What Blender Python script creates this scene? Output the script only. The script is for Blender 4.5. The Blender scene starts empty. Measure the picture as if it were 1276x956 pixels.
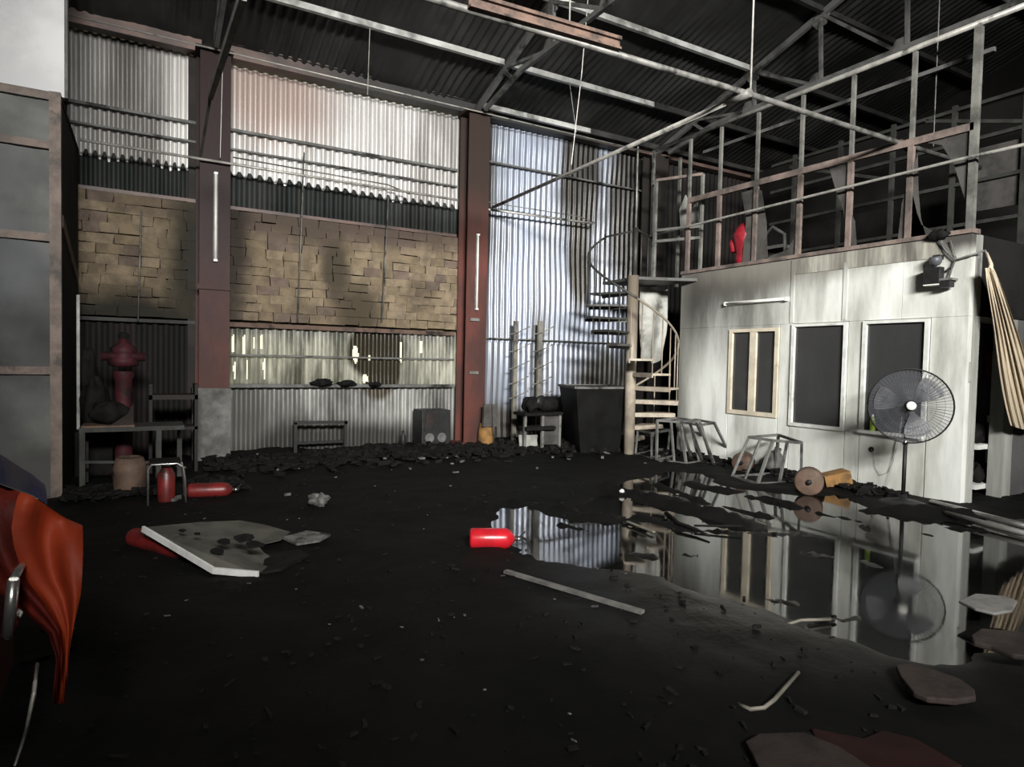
import bpy, bmesh, math, random
import numpy as np
from mathutils import Vector, Matrix
R_ = random.Random(7)
C = bpy.context.scene.collection
V = Vector
# ---------------------------------------------------------------- camera
FPX, CX, CY, CAMH = 804.0, 638.0, 478.0, 1.6
_d2 = np.array([180-CX, 440-CY, FPX]); _d2 /= np.linalg.norm(_d2)
_d1 = np.array([2050-CX, 480-CY, FPX]); _d1 -= _d1.dot(_d2)*_d2; _d1 /= np.linalg.norm(_d1)
_up = np.cross(_d1, _d2)
if _up[1] > 0: _up = -_up
RM = np.array([_d1, _d2, _up])
cam_d = bpy.data.cameras.new('camera'); cam = bpy.data.objects.new('camera', cam_d); C.objects.link(cam)
_r = RM @ np.array([1, 0, 0]); _u = RM @ np.array([0, -1, 0]); _b = RM @ np.array([0, 0, -1])
cam.matrix_world = Matrix(((_r[0], _u[0], _b[0], 0), (_r[1], _u[1], _b[1], 0), (_r[2], _u[2], _b[2], CAMH), (0, 0, 0, 1)))
cam_d.sensor_width = 36; cam_d.lens = FPX/1276*36; cam_d.clip_start = .05; cam_d.clip_end = 200
bpy.context.scene.camera = cam
# measured places: a photograph pixel and the real plane the thing stands on give a point in metres
def ray(px, py): return RM @ np.array([px-CX, py-CY, FPX])
def fl(px, py, z=0.0):
    r = ray(px, py); t = (z-CAMH)/r[2]; return V((r[0]*t, r[1]*t, z))
def onx(px, py, X):
    r = ray(px, py); t = X/r[0]; return V((X, r[1]*t, CAMH+r[2]*t))
def ony(px, py, Y):
    r = ray(px, py); t = Y/r[1]; return V((r[0]*t, Y, CAMH+r[2]*t))
# ---------------------------------------------------------------- world, light, exposure
w = bpy.data.worlds.new('world'); bpy.context.scene.world = w; w.use_nodes = True
w.node_tree.nodes['Background'].inputs[0].default_value = (.95, .90, .62, 1)
w.node_tree.nodes['Background'].inputs[1].default_value = .75
def area(name, loc, target, sx, sy, power, col=(1, 1, 1)):
    l = bpy.data.lights.new(name, 'AREA'); l.shape = 'RECTANGLE'; l.size = sx; l.size_y = sy; l.energy = power; l.color = col
    o = bpy.data.objects.new(name, l); C.objects.link(o); o.location = loc
    o.rotation_euler = (V(target)-V(loc)).to_track_quat('-Z', 'Y').to_euler()
    return o
l_ = area('daylight_through_high_opening', (.5, -5.7, 6.2), (6.6, 8.6, 4.3), 4.2, 2.2, 1130, (1.0, .985, .95)); l_.data.spread = math.radians(72)
vs = bpy.context.scene.view_settings
vs.view_transform = 'Standard'; vs.look = 'None'; vs.gamma = 1; vs.use_curve_mapping = False; vs.exposure = .93

# ---------------------------------------------------------------- mesh helpers
class MB:
    def __init__(s): s.v = []; s.f = []; s.sm = []
    def add(s, vs_, fs, smooth=False):
        n = len(s.v); s.v += [tuple(p) for p in vs_]; s.f += [tuple(i+n for i in q) for q in fs]; s.sm += [smooth]*len(fs); return s
    def box(s, a, b, j=0.0, rnd=R_):
        (x0, y0, z0), (x1, y1, z1) = a, b
        p = [(x, y, z) for z in (z0, z1) for y in (y0, y1) for x in (x0, x1)]
        if j: p = [tuple(c+rnd.uniform(-j, j) for c in q) for q in p]
        return s.add(p, [(0, 2, 3, 1), (4, 5, 7, 6), (0, 1, 5, 4), (2, 6, 7, 3), (0, 4, 6, 2), (1, 3, 7, 5)])
    def bar(s, a, b, w_=.04, h_=None, up=(0, 0, 1)):
        a, b = V(a), V(b); h_ = h_ or w_; d = (b-a).normalized(); u = V(up)
        if abs(d.dot(u)) > .98: u = V((0, 1, 0))
        x = d.cross(u).normalized(); y = x.cross(d).normalized()
        p = [q+x*sx*w_/2+y*sy*h_/2 for q in (a, b) for sx, sy in ((-1, -1), (1, -1), (1, 1), (-1, 1))]
        return s.add(p, [(0, 1, 2, 3), (7, 6, 5, 4), (0, 4, 5, 1), (1, 5, 6, 2), (2, 6, 7, 3), (3, 7, 4, 0)])
    def tube(s, pts, r=.02, n=8, caps=True):
        pts = [V(p) for p in pts]; rs = r if isinstance(r, (list, tuple)) else [r]*len(pts)
        vs_, fs = [], []; px = None
        for i, p in enumerate(pts):
            d = (pts[min(i+1, len(pts)-1)]-pts[max(i-1, 0)]).normalized()
            if px is None:
                u = V((0, 0, 1)) if abs(d.z) < .9 else V((1, 0, 0)); px = d.cross(u).normalized()
            else: px = (px-d*px.dot(d)).normalized()
            py = d.cross(px)
            vs_ += [p+(px*math.cos(2*math.pi*k/n)+py*math.sin(2*math.pi*k/n))*rs[i] for k in range(n)]
        for i in range(len(pts)-1):
            for k in range(n):
                a, b = i*n+k, i*n+(k+1) % n; fs.append((a, b, b+n, a+n))
        s.add(vs_, fs, n > 5)
        if caps:
            m = len(s.v)-len(vs_); s.f += [tuple(m+k for k in range(n))[::-1], tuple(m+len(vs_)-n+k for k in range(n))]; s.sm += [False, False]
        return s
    def lathe(s, prof, o=(0, 0, 0), ax=(0, 0, 1), n=20):
        o = V(o); d = V(ax).normalized(); u = V((1, 0, 0)) if abs(d.x) < .8 else V((0, 1, 0))
        px = d.cross(u).normalized(); py = d.cross(px); vs_, fs = [], []
        for r, h in prof: vs_ += [o+d*h+(px*math.cos(2*math.pi*k/n)+py*math.sin(2*math.pi*k/n))*r for k in range(n)]
        for i in range(len(prof)-1):
            for k in range(n):
                a, b = i*n+k, i*n+(k+1) % n; fs.append((a, b, b+n, a+n))
        return s.add(vs_, fs, True)
    def prism(s, pts, th, nrm):
        n = len(pts); q = V(nrm).normalized()*th; a = [V(p) for p in pts]
        vs_ = a+[p+q for p in a]
        return s.add(vs_, [tuple(range(n))[::-1], tuple(range(n, 2*n))]+[(i, (i+1) % n, n+(i+1) % n, n+i) for i in range(n)])
    def grid(s, P, smooth=True):
        ny, nx = len(P), len(P[0]); vs_ = [p for row in P for p in row]
        return s.add(vs_, [(j*nx+i, j*nx+i+1, (j+1)*nx+i+1, (j+1)*nx+i) for j in range(ny-1) for i in range(nx-1)], smooth)
    def mesh(s, name, m, off=(0, 0, 0)):
        me = bpy.data.meshes.new(name); o = V(off)
        me.from_pydata([tuple(V(p)-o) for p in s.v], [], s.f); me.materials.append(m)
        me.polygons.foreach_set('use_smooth', s.sm)
        bm = bmesh.new(); bm.from_mesh(me); bmesh.ops.recalc_face_normals(bm, faces=bm.faces); bm.to_mesh(me); bm.free()
        me.update(); return me
def props(o, label=None, cat=None, group=None, kind=None):
    if label: o['label'] = label
    if cat: o['category'] = cat
    if group: o['group'] = group
    if kind: o['kind'] = kind
    return o
def wloc(o):
    p = V((0, 0, 0))
    while o: p += o.location; o = o.parent
    return p
def thing(name, label, cat, loc=(0, 0, 0), group=None, kind=None):
    o = bpy.data.objects.new(name, None); C.objects.link(o); o.location = loc; o.empty_display_size = .1
    return props(o, label, cat, group, kind)
def part(name, mb, m, parent, label=None, kind=None, bevel=0):       # mesh given in world metres
    o = bpy.data.objects.new(name, mb.mesh(name, m, wloc(parent))); C.objects.link(o); o.parent = parent
    if bevel: md = o.modifiers.new('bevel', 'BEVEL'); md.width = bevel; md.segments = 2; md.limit_method = 'ANGLE'
    return props(o, label, None, None, kind)
def solo(name, mb, m, label=None, cat=None, group=None, kind=None, bevel=0):
    xs = np.array([tuple(p) for p in mb.v]); c = (xs.min(0)+xs.max(0))/2; org = (float(c[0]), float(c[1]), float(xs[:, 2].min()))
    o = bpy.data.objects.new(name, mb.mesh(name, m, org)); o.location = org; C.objects.link(o)
    if bevel: md = o.modifiers.new('bevel', 'BEVEL'); md.width = bevel; md.segments = 2; md.limit_method = 'ANGLE'
    return props(o, label, cat, group, kind)
_lat = {}
def vnoise(x, y, sc=1.0, seed=0):                                    # value noise 0..1, numpy
    k = seed
    if k not in _lat: _lat[k] = np.random.RandomState(seed).rand(64, 64)
    L = _lat[k]; x = np.asarray(x, float)*sc+17.3; y = np.asarray(y, float)*sc+5.7
    xi, yi = np.floor(x).astype(int), np.floor(y).astype(int); fx, fy = x-xi, y-yi
    fx, fy = fx*fx*(3-2*fx), fy*fy*(3-2*fy); g = lambda a, b: L[a % 64, b % 64]
    return (g(xi, yi)*(1-fx)+g(xi+1, yi)*fx)*(1-fy)+(g(xi, yi+1)*(1-fx)+g(xi+1, yi+1)*fx)*fy
def fbm(x, y, sc=1.0, seed=0, o=4):
    t = 0; a = .5
    for i in range(o): t = t+a*vnoise(x, y, sc*2**i, seed+i); a *= .5
    return t

# ---------------------------------------------------------------- materials
SOOT = (.011, .011, .010)
def mat(name, c1, c2=None, scale=3.0, rough=.7, metal=0.0, soot=0.0, sscale=1.2, bump=.25, bscale=25, stretch=(1, 1, 1),
        stains_shade=(), sootcol=SOOT, spec=.5, r2=None, sharp=.16, coat=0, alpha=None, ior=1.5):
    m = bpy.data.materials.new(name); m.use_nodes = True; nt = m.node_tree; N = nt.nodes; L = nt.links; b = N['Principled BSDF']
    geo = N.new('ShaderNodeNewGeometry')
    mp = N.new('ShaderNodeMapping'); mp.inputs['Scale'].default_value = stretch; L.new(geo.outputs['Position'], mp.inputs['Vector'])
    def noise(sc, det=6, rg=.6):
        n = N.new('ShaderNodeTexNoise'); n.inputs['Scale'].default_value = sc; n.inputs['Detail'].default_value = det
        n.inputs['Roughness'].default_value = rg; L.new(mp.outputs[0], n.inputs['Vector']); return n.outputs[0]
    def rng(src, a, bb, lo=0, hi=1):
        r = N.new('ShaderNodeMapRange'); r.interpolation_type = 'SMOOTHSTEP'
        for k, v_ in zip((1, 2, 3, 4), (a, bb, lo, hi)): r.inputs[k].default_value = v_
        L.new(src, r.inputs[0]); return r.outputs[0]
    def mix(fac, A, B):
        x = N.new('ShaderNodeMix'); x.data_type = 'RGBA'
        if isinstance(fac, (int, float)): x.inputs[0].default_value = fac
        else: L.new(fac, x.inputs[0])
        for i, q in ((6, A), (7, B)):
            if isinstance(q, tuple): x.inputs[i].default_value = (*q[:3], 1)
            else: L.new(q, x.inputs[i])
        return x.outputs[2]
    def mth(op, a, bb):
        x = N.new('ShaderNodeMath'); x.operation = op
        for i, q in enumerate((a, bb)):
            if isinstance(q, (int, float)): x.inputs[i].default_value = q
            else: L.new(q, x.inputs[i])
        return x.outputs[0]
    c2 = c2 or tuple(v_*.6 for v_ in c1)
    col = mix(rng(noise(scale), .38, .64), c1, c2)
    rf = None
    if soot > 0:
        s_ = noise(sscale, 8, .62); th = .72-soot*.44
        msk = rng(s_, th-sharp/2, th+sharp/2); col = mix(msk, col, sootcol); rf = msk
    for st in stains_shade:                                                # smoke and scorch marks with a shape of their own; one painted column shadow
        cen, rad, soft, scol = st[:4]; amt = st[4] if len(st) > 4 else .5
        sb = N.new('ShaderNodeVectorMath'); sb.operation = 'SUBTRACT'; L.new(geo.outputs['Position'], sb.inputs[0]); sb.inputs[1].default_value = cen
        dv = N.new('ShaderNodeVectorMath'); dv.operation = 'DIVIDE'; L.new(sb.outputs[0], dv.inputs[0]); dv.inputs[1].default_value = rad
        ln = N.new('ShaderNodeVectorMath'); ln.operation = 'LENGTH'; L.new(dv.outputs[0], ln.inputs[0])
        d = mth('ADD', ln.outputs[1], mth('MULTIPLY', mth('SUBTRACT', noise(2.2, 7, .65), .5), amt*2.6))
        col = mix(rng(d, 1-soft, 1+soft, 1, 0), col, scol)
    L.new(col, b.inputs['Base Color'])
    b.inputs['Metallic'].default_value = metal; b.inputs['Specular IOR Level'].default_value = spec; b.inputs['IOR'].default_value = ior
    r2 = rough if r2 is None else r2
    L.new(rng(noise(scale*1.7), .35, .65, rough, r2), b.inputs['Roughness'])
    if bump:
        bp = N.new('ShaderNodeBump'); bp.inputs['Strength'].default_value = bump; bp.inputs['Distance'].default_value = .02
        L.new(noise(bscale, 5), bp.inputs['Height']); L.new(bp.outputs[0], b.inputs['Normal'])
    if coat: b.inputs['Coat Weight'].default_value = coat; b.inputs['Coat Roughness'].default_value = .12
    if alpha is not None: b.inputs['Alpha'].default_value = alpha
    return m
ST = (1, 1, .12)   # vertical streaks
M = {}
M['floor'] = mat('soot_floor', (.0025, .0025, .0024), (.005, .0048, .0045), 1.4, .65, bump=.35, bscale=14, r2=.9, spec=.12)
_nt = M['floor'].node_tree; _b = _nt.nodes['Principled BSDF']; _g = _nt.nodes.new('ShaderNodeNewGeometry')   # wet margin round the puddle: smoother soot film
_s = _nt.nodes.new('ShaderNodeVectorMath'); _s.operation = 'SUBTRACT'; _s.inputs[1].default_value = (4.3, 3.2, 0); _nt.links.new(_g.outputs['Position'], _s.inputs[0])
_v = _nt.nodes.new('ShaderNodeVectorMath'); _v.operation = 'DIVIDE'; _v.inputs[1].default_value = (2.2, 1.7, 1); _nt.links.new(_s.outputs[0], _v.inputs[0])
_l = _nt.nodes.new('ShaderNodeVectorMath'); _l.operation = 'LENGTH'; _nt.links.new(_v.outputs[0], _l.inputs[0])
for _sock, _wet, _dry in (('Roughness', .30, .75), ('Specular IOR Level', .5, .12)):
    _m = _nt.nodes.new('ShaderNodeMapRange'); _m.interpolation_type = 'SMOOTHSTEP'
    for _k, _q in zip((1, 2, 3, 4), (.45, 1.15, _wet, _dry)): _m.inputs[_k].default_value = _q
    _nt.links.new(_l.outputs[1], _m.inputs[0]); _nt.links.new(_m.outputs[0], _b.inputs[_sock])
M['water'] = mat('black_water', (.004, .004, .004), (.007, .007, .006), 1.3, .03, bump=.012, bscale=5, spec=.6, r2=.07, ior=1.55)
M['sheet_up'] = mat('galvanised_upper', (.64, .63, .61), (.46, .45, .44), 1.6, .40, .30, .30, .9, .08, 8, ST, sootcol=(.16, .15, .14), sharp=.3,
                    stains_shade=[((1.7, 10.9, 5.75), (.9, .8, .7), .6, (.42, .34, .305), .3)])
M['shade_band'] = mat('shade_band_sheet', (.012, .015, .014), (.028, .030, .028), 3, .6, .1, .3, 2, .1, 10, ST)  # band of shade under the upper sheets, put in as dark colour
M['sheet_low'] = mat('galvanised_lower', (.36, .36, .34), (.20, .20, .19), 2.4, .45, .25, .42, 1.6, .1, 8, (1, 1, .25), sootcol=(.07, .065, .058), sharp=.25,
                     stains_shade=[((3.45, 10.9, 1.75), (.50, .8, .50), .14, (.055, .045, .03), .25), ((3.55, 10.9, 1.35), (.32, .8, .5), .14, (.06, .05, .035), .25),
                             ((2.8, 10.9, .15), (2.3, .8, .35), .5, (.05, .05, .045), .3), ((1.3, 10.9, .7), (.5, .8, .6), .4, (.12, .12, .11), .2)])
M['sheet_right'] = mat('galvanised_right_bay', (.29, .325, .40), (.22, .24, .275), 1.4, .36, .35, .30, .8, .08, 8, ST, sootcol=(.16, .15, .13), sharp=.3,
                       stains_shade=[((7.75, 10.9, 5.3), (.55, .9, 1.5), .35, (.022, .02, .017), .35), ((7.75, 10.9, 3.6), (.30, .9, 1.0), .35, (.03, .027, .022), .3),
                               ((9.1, 10.9, 4.9), (.75, .9, 2.2), .35, (.02, .018, .016), .35), ((8.6, 10.9, 1.0), (1.1, .9, .95), .4, (.05, .047, .04), .45),
                               ((6.4, 10.9, .35), (1.6, .9, .4), .5, (.05, .045, .04), .3), ((5.5, 10.9, 4.6), (.25, .9, 2.6), .4, (.04, .037, .034), .3)])  # last entry: shadow right of the middle column, painted down the sheet
M['sheet_clear'] = mat('cloudy_yellowed_sheet', (.46, .46, .41), (.20, .20, .175), 6, .35, 0, .40, 2.2, .1, 8, (1, 1, .2), sootcol=(.08, .08, .065), sharp=.2,
                     stains_shade=[((3.5, 10.9, 1.75), (.50, .8, .50), .14, (.030, .024, .015), .25), ((3.58, 10.9, 1.35), (.34, .8, .5), .14, (.030, .025, .016), .25)])
_nt = M['sheet_clear'].node_tree; _b = _nt.nodes['Principled BSDF']; _t = _nt.nodes.new('ShaderNodeBsdfTranslucent'); _x = _nt.nodes.new('ShaderNodeMixShader'); _x.inputs[0].default_value = .40
_nt.links.new(_b.inputs['Base Color'].links[0].from_socket, _t.inputs[0]); _nt.links.new(_b.outputs[0], _x.inputs[1]); _nt.links.new(_t.outputs[0], _x.inputs[2]); _nt.links.new(_x.outputs[0], _nt.nodes['Material Output'].inputs[0])
M['sheet_dark'] = mat('charred_sheet', (.022, .017, .016), (.012, .0115, .011), 2, .7, 0, .5, 1.5, .1, 10, ST)
M['roof'] = mat('sooted_roof_sheet', (.042, .042, .040), (.022, .022, .0215), 1.3, .45, .1, .40, .8, .15, 10, (1, .4, 1), sharp=.3, sootcol=(.017, .017, .016), r2=.65)
M['truss'] = mat('grey_sooted_steel', (.13, .13, .125), (.075, .075, .07), 4, .6, .2, .25, 2, .15, 20)
M['purlin'] = mat('pale_purlin', (.52, .53, .51), (.34, .34, .32), 3, .5, .1, .30, 1.2, .1, 20, sootcol=(.12, .12, .11))
M['purlin_dark'] = mat('sooted_purlin', (.045, .045, .042), (.028, .028, .027), 3, .6, .1, .3, 1.2, .1, 20)
M['column'] = mat('red_oxide_column', (.115, .042, .034), (.07, .034, .030), 2.5, .5, 0, .25, 1.1, .12, 18, (1, 1, .4), sootcol=(.035, .025, .023), sharp=.4, spec=.2, stains_shade=[((5.17, 10.6, 6.2), (1, 1, 2.2), .4, (.036, .025, .021), .2), ((.88, 10.6, 5.4), (1, 1, 3.2), .5, (.026, .015, .015), .2)])
M['column_dark'] = mat('scorched_column_and_shade', (.028, .024, .022), (.018, .017, .016), 2.5, .6)
M['eave'] = mat('eave_channel', (.15, .095, .08), (.08, .055, .048), 2, .55, 0, .35, .8, .1, 20, sootcol=(.03, .026, .024), sharp=.3, stains_shade=[((5.5, 10.6, 6.1), (2.6, 1, 1), .4, (.02, .02, .019), .3)])
M['concrete'] = mat('grey_concrete', (.22, .22, .21), (.14, .14, .13), 3, .85, 0, .4, 1.3, .4, 30, sootcol=(.05, .05, .046), sharp=.3)
bst = [((2.9, 10.8, 4.0), (3, .8, .45), .5, (.10, .075, .062), .4), ((3.15, 10.8, 2.3), (.40, .8, .5), .6, (.065, .052, .036), .4), ((2.75, 10.8, 3.1), (.22, .8, .5), .5, (.06, .05, .035), .5), ((2.2, 10.8, 3.8), (.7, .8, .4), .6, (.09, .07, .055), .3),
       ((.6, 10.8, 3.0), (.3, .8, 1.0), .6, (.035, .033, .026), .3), ((-.2, 10.8, 2.0), (1.2, .8, .5), .5, (.03, .028, .022), .3), ((1.1, 10.8, 3.3), (.3, .8, 1.3), .5, (.04, .033, .028), .3)]
M['brick'] = mat('tan_block', (.205, .160, .105), (.135, .106, .073), 4, .95, 0, .25, 1.6, .7, 40, sootcol=(.07, .055, .04), sharp=.35, stains_shade=bst)
M['brick_b'] = mat('tan_block_light', (.235, .185, .125), (.155, .122, .088), 5, .95, 0, .22, 1.6, .7, 40, sootcol=(.07, .055, .04), sharp=.35, stains_shade=bst)
M['brick_c'] = mat('rosy_block', (.165, .125, .10), (.115, .088, .07), 5, .95, 0, .3, 1.6, .7, 40, sootcol=(.06, .05, .04), sharp=.35, stains_shade=bst)
M['mortar'] = mat('rough_mortar', (.20, .155, .105), (.13, .10, .07), 6, 1, 0, .35, 2, .9, 30, sootcol=(.04, .034, .026), stains_shade=bst)
wst = [((8.35, 9.0, 3.2), (.9, 2.3, 1.45), .6, (.035, .033, .028), .30), ((8.35, 7.4, 3.35), (.9, 1.6, .62), .5, (.085, .080, .068), .3),
       ((8.35, 8.85, .9), (.9, .45, 3), .5, (.17, .17, .15), .3), ((8.35, 6.0, 3.35), (.9, 2.3, .42), .5, (.20, .19, .165), .4), ((8.35, 4.0, 3.25), (.9, .4, .22), .4, (.06, .055, .05), .4)]
M['wall_white'] = mat('smoke_stained_white_board', (.80, .82, .78), (.64, .655, .60), 1.2, .8, 0, .34, 1.5, .12, 14, (1, 1, .22), sootcol=(.24, .235, .20), sharp=.4, stains_shade=wst)
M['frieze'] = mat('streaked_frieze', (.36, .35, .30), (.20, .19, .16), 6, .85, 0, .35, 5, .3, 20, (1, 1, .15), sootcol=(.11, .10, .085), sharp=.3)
M['wall_shade'] = mat('shaded_end_wall_board', (.40, .41, .38), (.28, .28, .26), 1.5, .85, 0, .25, 1.5, .15, 14, ST, sootcol=(.12, .12, .11), sharp=.4)  # darker copy of the white board; the end face's shade is in the colour
M['soot_wall'] = mat('sooted_board', (.012, .0115, .011), (.018, .0175, .0165), 1.4, .85, bump=.3)
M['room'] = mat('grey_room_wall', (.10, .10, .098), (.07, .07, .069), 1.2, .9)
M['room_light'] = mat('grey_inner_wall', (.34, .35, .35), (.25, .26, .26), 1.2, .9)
M['frame_cream'] = mat('cream_window_frame', (.66, .59, .46), (.52, .47, .37), 5, .5, 0, .12, 3, .05, sootcol=(.16, .14, .11))
M['frame_white'] = mat('white_window_frame', (.72, .74, .70), (.58, .59, .55), 5, .5, 0, .12, 3, .05, sootcol=(.16, .15, .13))
M['frame_pink'] = mat('scorched_timber_stud', (.21, .16, .137), (.115, .09, .08), 4, .8, 0, .32, 2.5, .3, 30, sootcol=(.05, .045, .04), sharp=.3)
M['frame_grey'] = mat('grey_steel_stud', (.19, .19, .17), (.10, .10, .092), 4, .6, .1, .25, 2.5, .2, 30, sootcol=(.05, .047, .04), sharp=.3)
M['pipe'] = mat('pale_pipe', (.42, .41, .37), (.28, .27, .25), 6, .4, .3, .2, 3, .05)
M['pipe_grey'] = mat('grey_pipe', (.17, .165, .155), (.10, .10, .09), 6, .5, .3, .25, 3, .05)
M['rust'] = mat('burnt_brown_beam', (.12, .078, .06), (.055, .04, .034), 6, .7, .1, .25, 3, .3)
M['stair'] = mat('beige_stair_steel', (.42, .36, .285), (.29, .25, .20), 4, .5, 0, .16, 2.5, .1, sootcol=(.09, .08, .06), sharp=.3,
                 stains_shade=[((7.36, 8.74, 3.5), (1.6, 1.6, 1.7), .5, (.15, .125, .095), .2)])
M['stair_dark'] = mat('sooted_stair_steel', (.040, .038, .033), (.022, .021, .019), 4, .55)
M['dim_steel'] = mat('dim_sooted_steel', (.050, .051, .046), (.03, .03, .028), 4, .6)
M['hook'] = mat('dull_tan_steel', (.20, .185, .15), (.12, .115, .095), 5, .6, .1, .2, 3, .1)
M['black'] = mat('black_plastic', (.018, .018, .019), (.012, .012, .012), 6, .5)
M['char'] = mat('charred_debris', (.012, .0115, .011), (.007, .007, .0065), 9, .8, bump=.5, bscale=60)
M['ash'] = mat('pale_ash_bits', (.14, .135, .125), (.05, .05, .047), 12, .8, 0, .3, 8, .4)
M['steelbin'] = mat('dark_bin', (.007, .007, .007), (.004, .004, .004), 3, .55)
M['jacket'] = mat('crimson_cloth', (.30, .010, .022), (.17, .008, .014), 7, .5, 0, .15, 6, .3)
M['red'] = mat('extinguisher_red', (.50, .012, .022), (.36, .010, .016), 6, .28, 0, 0, coat=.4, bump=.03)
M['red_dull'] = mat('sooted_red', (.17, .016, .015), (.09, .012, .011), 6, .4, 0, .25, 4, .1)
M['pink'] = mat('sooted_pink_red', (.055, .012, .016), (.028, .009, .011), 6, .6, 0, .25, 4, .1)
M['chrome'] = mat('dull_chrome', (.6, .6, .58), (.42, .42, .4), 6, .25, .9, .1, 4, .05)
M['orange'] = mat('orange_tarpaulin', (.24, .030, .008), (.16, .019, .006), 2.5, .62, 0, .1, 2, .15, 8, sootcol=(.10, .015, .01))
M['orange_dark'] = mat('shaded_tarp_red', (.10, .012, .008), (.05, .008, .006), 3, .6)  # shaded side of the tarp as a colour; the machine body shares it
M['navy'] = mat('navy_hem', (.012, .010, .045), (.008, .008, .025), 4, .6)
M['board'] = mat('scorched_board', (.10, .095, .082), (.065, .061, .052), 5, .7, 0, .14, 3, .2, 30)
M['edge'] = mat('clean_board_edge', (.72, .72, .70), (.58, .58, .56), 6, .5, bump=0)
M['white'] = mat('white_panel', (.70, .70, .705), (.58, .585, .595), 1.2, .55, 0, .10, 1.5, .05, sootcol=(.4, .4, .42), sharp=.4)
M['cab'] = mat('cabin_panel_grey', (.14, .145, .130), (.08, .084, .08), 1.0, .55, 0, .5, .9, .1, 6, sootcol=(.045, .048, .048), sharp=.4,
               stains_shade=[((-1.1, 8.4, 1.9), (.75, 1, .62), .4, (.014, .015, .015), .35), ((-1.35, 8.4, 2.5), (.5, 1, .45), .4, (.05, .055, .06), .35), ((-.9, 8.4, .25), (1, 1, .35), .4, (.05, .05, .047), .3)])
M['cab_frame'] = mat('cabin_rusty_frame', (.19, .145, .12), (.11, .085, .07), 4, .6, .1, .25, 3, .2, sootcol=(.05, .04, .035))
M['tube'] = mat('lamp_tube_white', (.80, .79, .74), (.70, .69, .64), 6, .35, bump=0)
M['fan_guard'] = mat('fan_wire', (.05, .052, .056), (.035, .036, .04), 6, .6, .3)
M['blade'] = mat('fan_blade', (.075, .078, .085), (.05, .05, .055), 5, .45)
M['box'] = mat('brown_cardboard', (.26, .135, .035), (.14, .075, .025), 5, .8, 0, .2, 4, .1)
M['brown'] = mat('brown_drum', (.13, .085, .062), (.08, .055, .042), 5, .6, 0, .2, 4)
M['curtain'] = mat('cream_curtain', (.56, .48, .36), (.44, .37, .28), 3, .85, 0, .12, 3, .1, 20, (1, 1, .2), sootcol=(.2, .15, .1))
M['cloth_grey'] = mat('grey_burnt_film', (.085, .08, .075), (.045, .043, .04), 3, .7)
M['bagwhite'] = mat('burnt_white_sheet', (.34, .34, .31), (.18, .18, .16), 3, .6, 0, .28, 2.5, .1, sootcol=(.05, .05, .045))
M['dim_red'] = mat('dim_reddish', (.022, .009, .008), (.014, .007, .006), 5, .7)
M['cage'] = mat('grey_cage_steel', (.16, .16, .15), (.08, .08, .075), 4, .6, .1, .3, 2.5, .2, 30)
M['slab'] = mat('brown_slab_pieces', (.036, .028, .025), (.022, .018, .016), 5, .75, 0, .2, 4, .4)
M['green'] = mat('lime_bottle', (.50, .70, .10), (.40, .60, .08), 5, .4, bump=0)
M['strip'] = mat('grey_batten', (.16, .155, .145), (.09, .088, .082), 6, .6, 0, .2, 4, .2)
for _k, _s in (('char', .10), ('steelbin', .15), ('black', .3), ('soot_wall', .10), ('sheet_dark', .12), ('cloth_grey', .15), ('dim_steel', .2), ('brick', .12), ('brick_b', .12), ('brick_c', .12), ('mortar', .1),
               ('roof', .25), ('slab', .12), ('dim_red', .12), ('column_dark', .12), ('truss', .3), ('concrete', .2), ('board', .2), ('pink', .2), ('brown', .2), ('purlin_dark', .2), ('shade_band', .2), ('column', .12), ('cage', .25), ('orange', .2), ('orange_dark', .1), ('rust', .2)):
    M[_k].node_tree.nodes['Principled BSDF'].inputs['Specular IOR Level'].default_value = _s
def glassmat(name, tint, fac, rough=.1):
    m = bpy.data.materials.new(name); m.use_nodes = True; nt = m.node_tree; N = nt.nodes; L = nt.links
    b = N['Principled BSDF']; b.inputs['Base Color'].default_value = (*tint, 1); b.inputs['Roughness'].default_value = rough
    t = N.new('ShaderNodeBsdfTransparent'); x = N.new('ShaderNodeMixShader'); n = N.new('ShaderNodeTexNoise'); n.inputs['Scale'].default_value = 2.5
    r = N.new('ShaderNodeMapRange'); r.inputs[3].default_value = fac*.7; r.inputs[4].default_value = fac*1.3; L.new(n.outputs[0], r.inputs[0])
    L.new(r.outputs[0], x.inputs[0]); L.new(t.outputs[0], x.inputs[1]); L.new(b.outputs[0], x.inputs[2]); L.new(x.outputs[0], N['Material Output'].inputs[0])
    return m
M['glass'] = glassmat('smoky_window_glass', (.055, .056, .056), .72)
M['mesh'] = glassmat('fan_dust_mesh', (.14, .145, .17), .20, .8)

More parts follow.
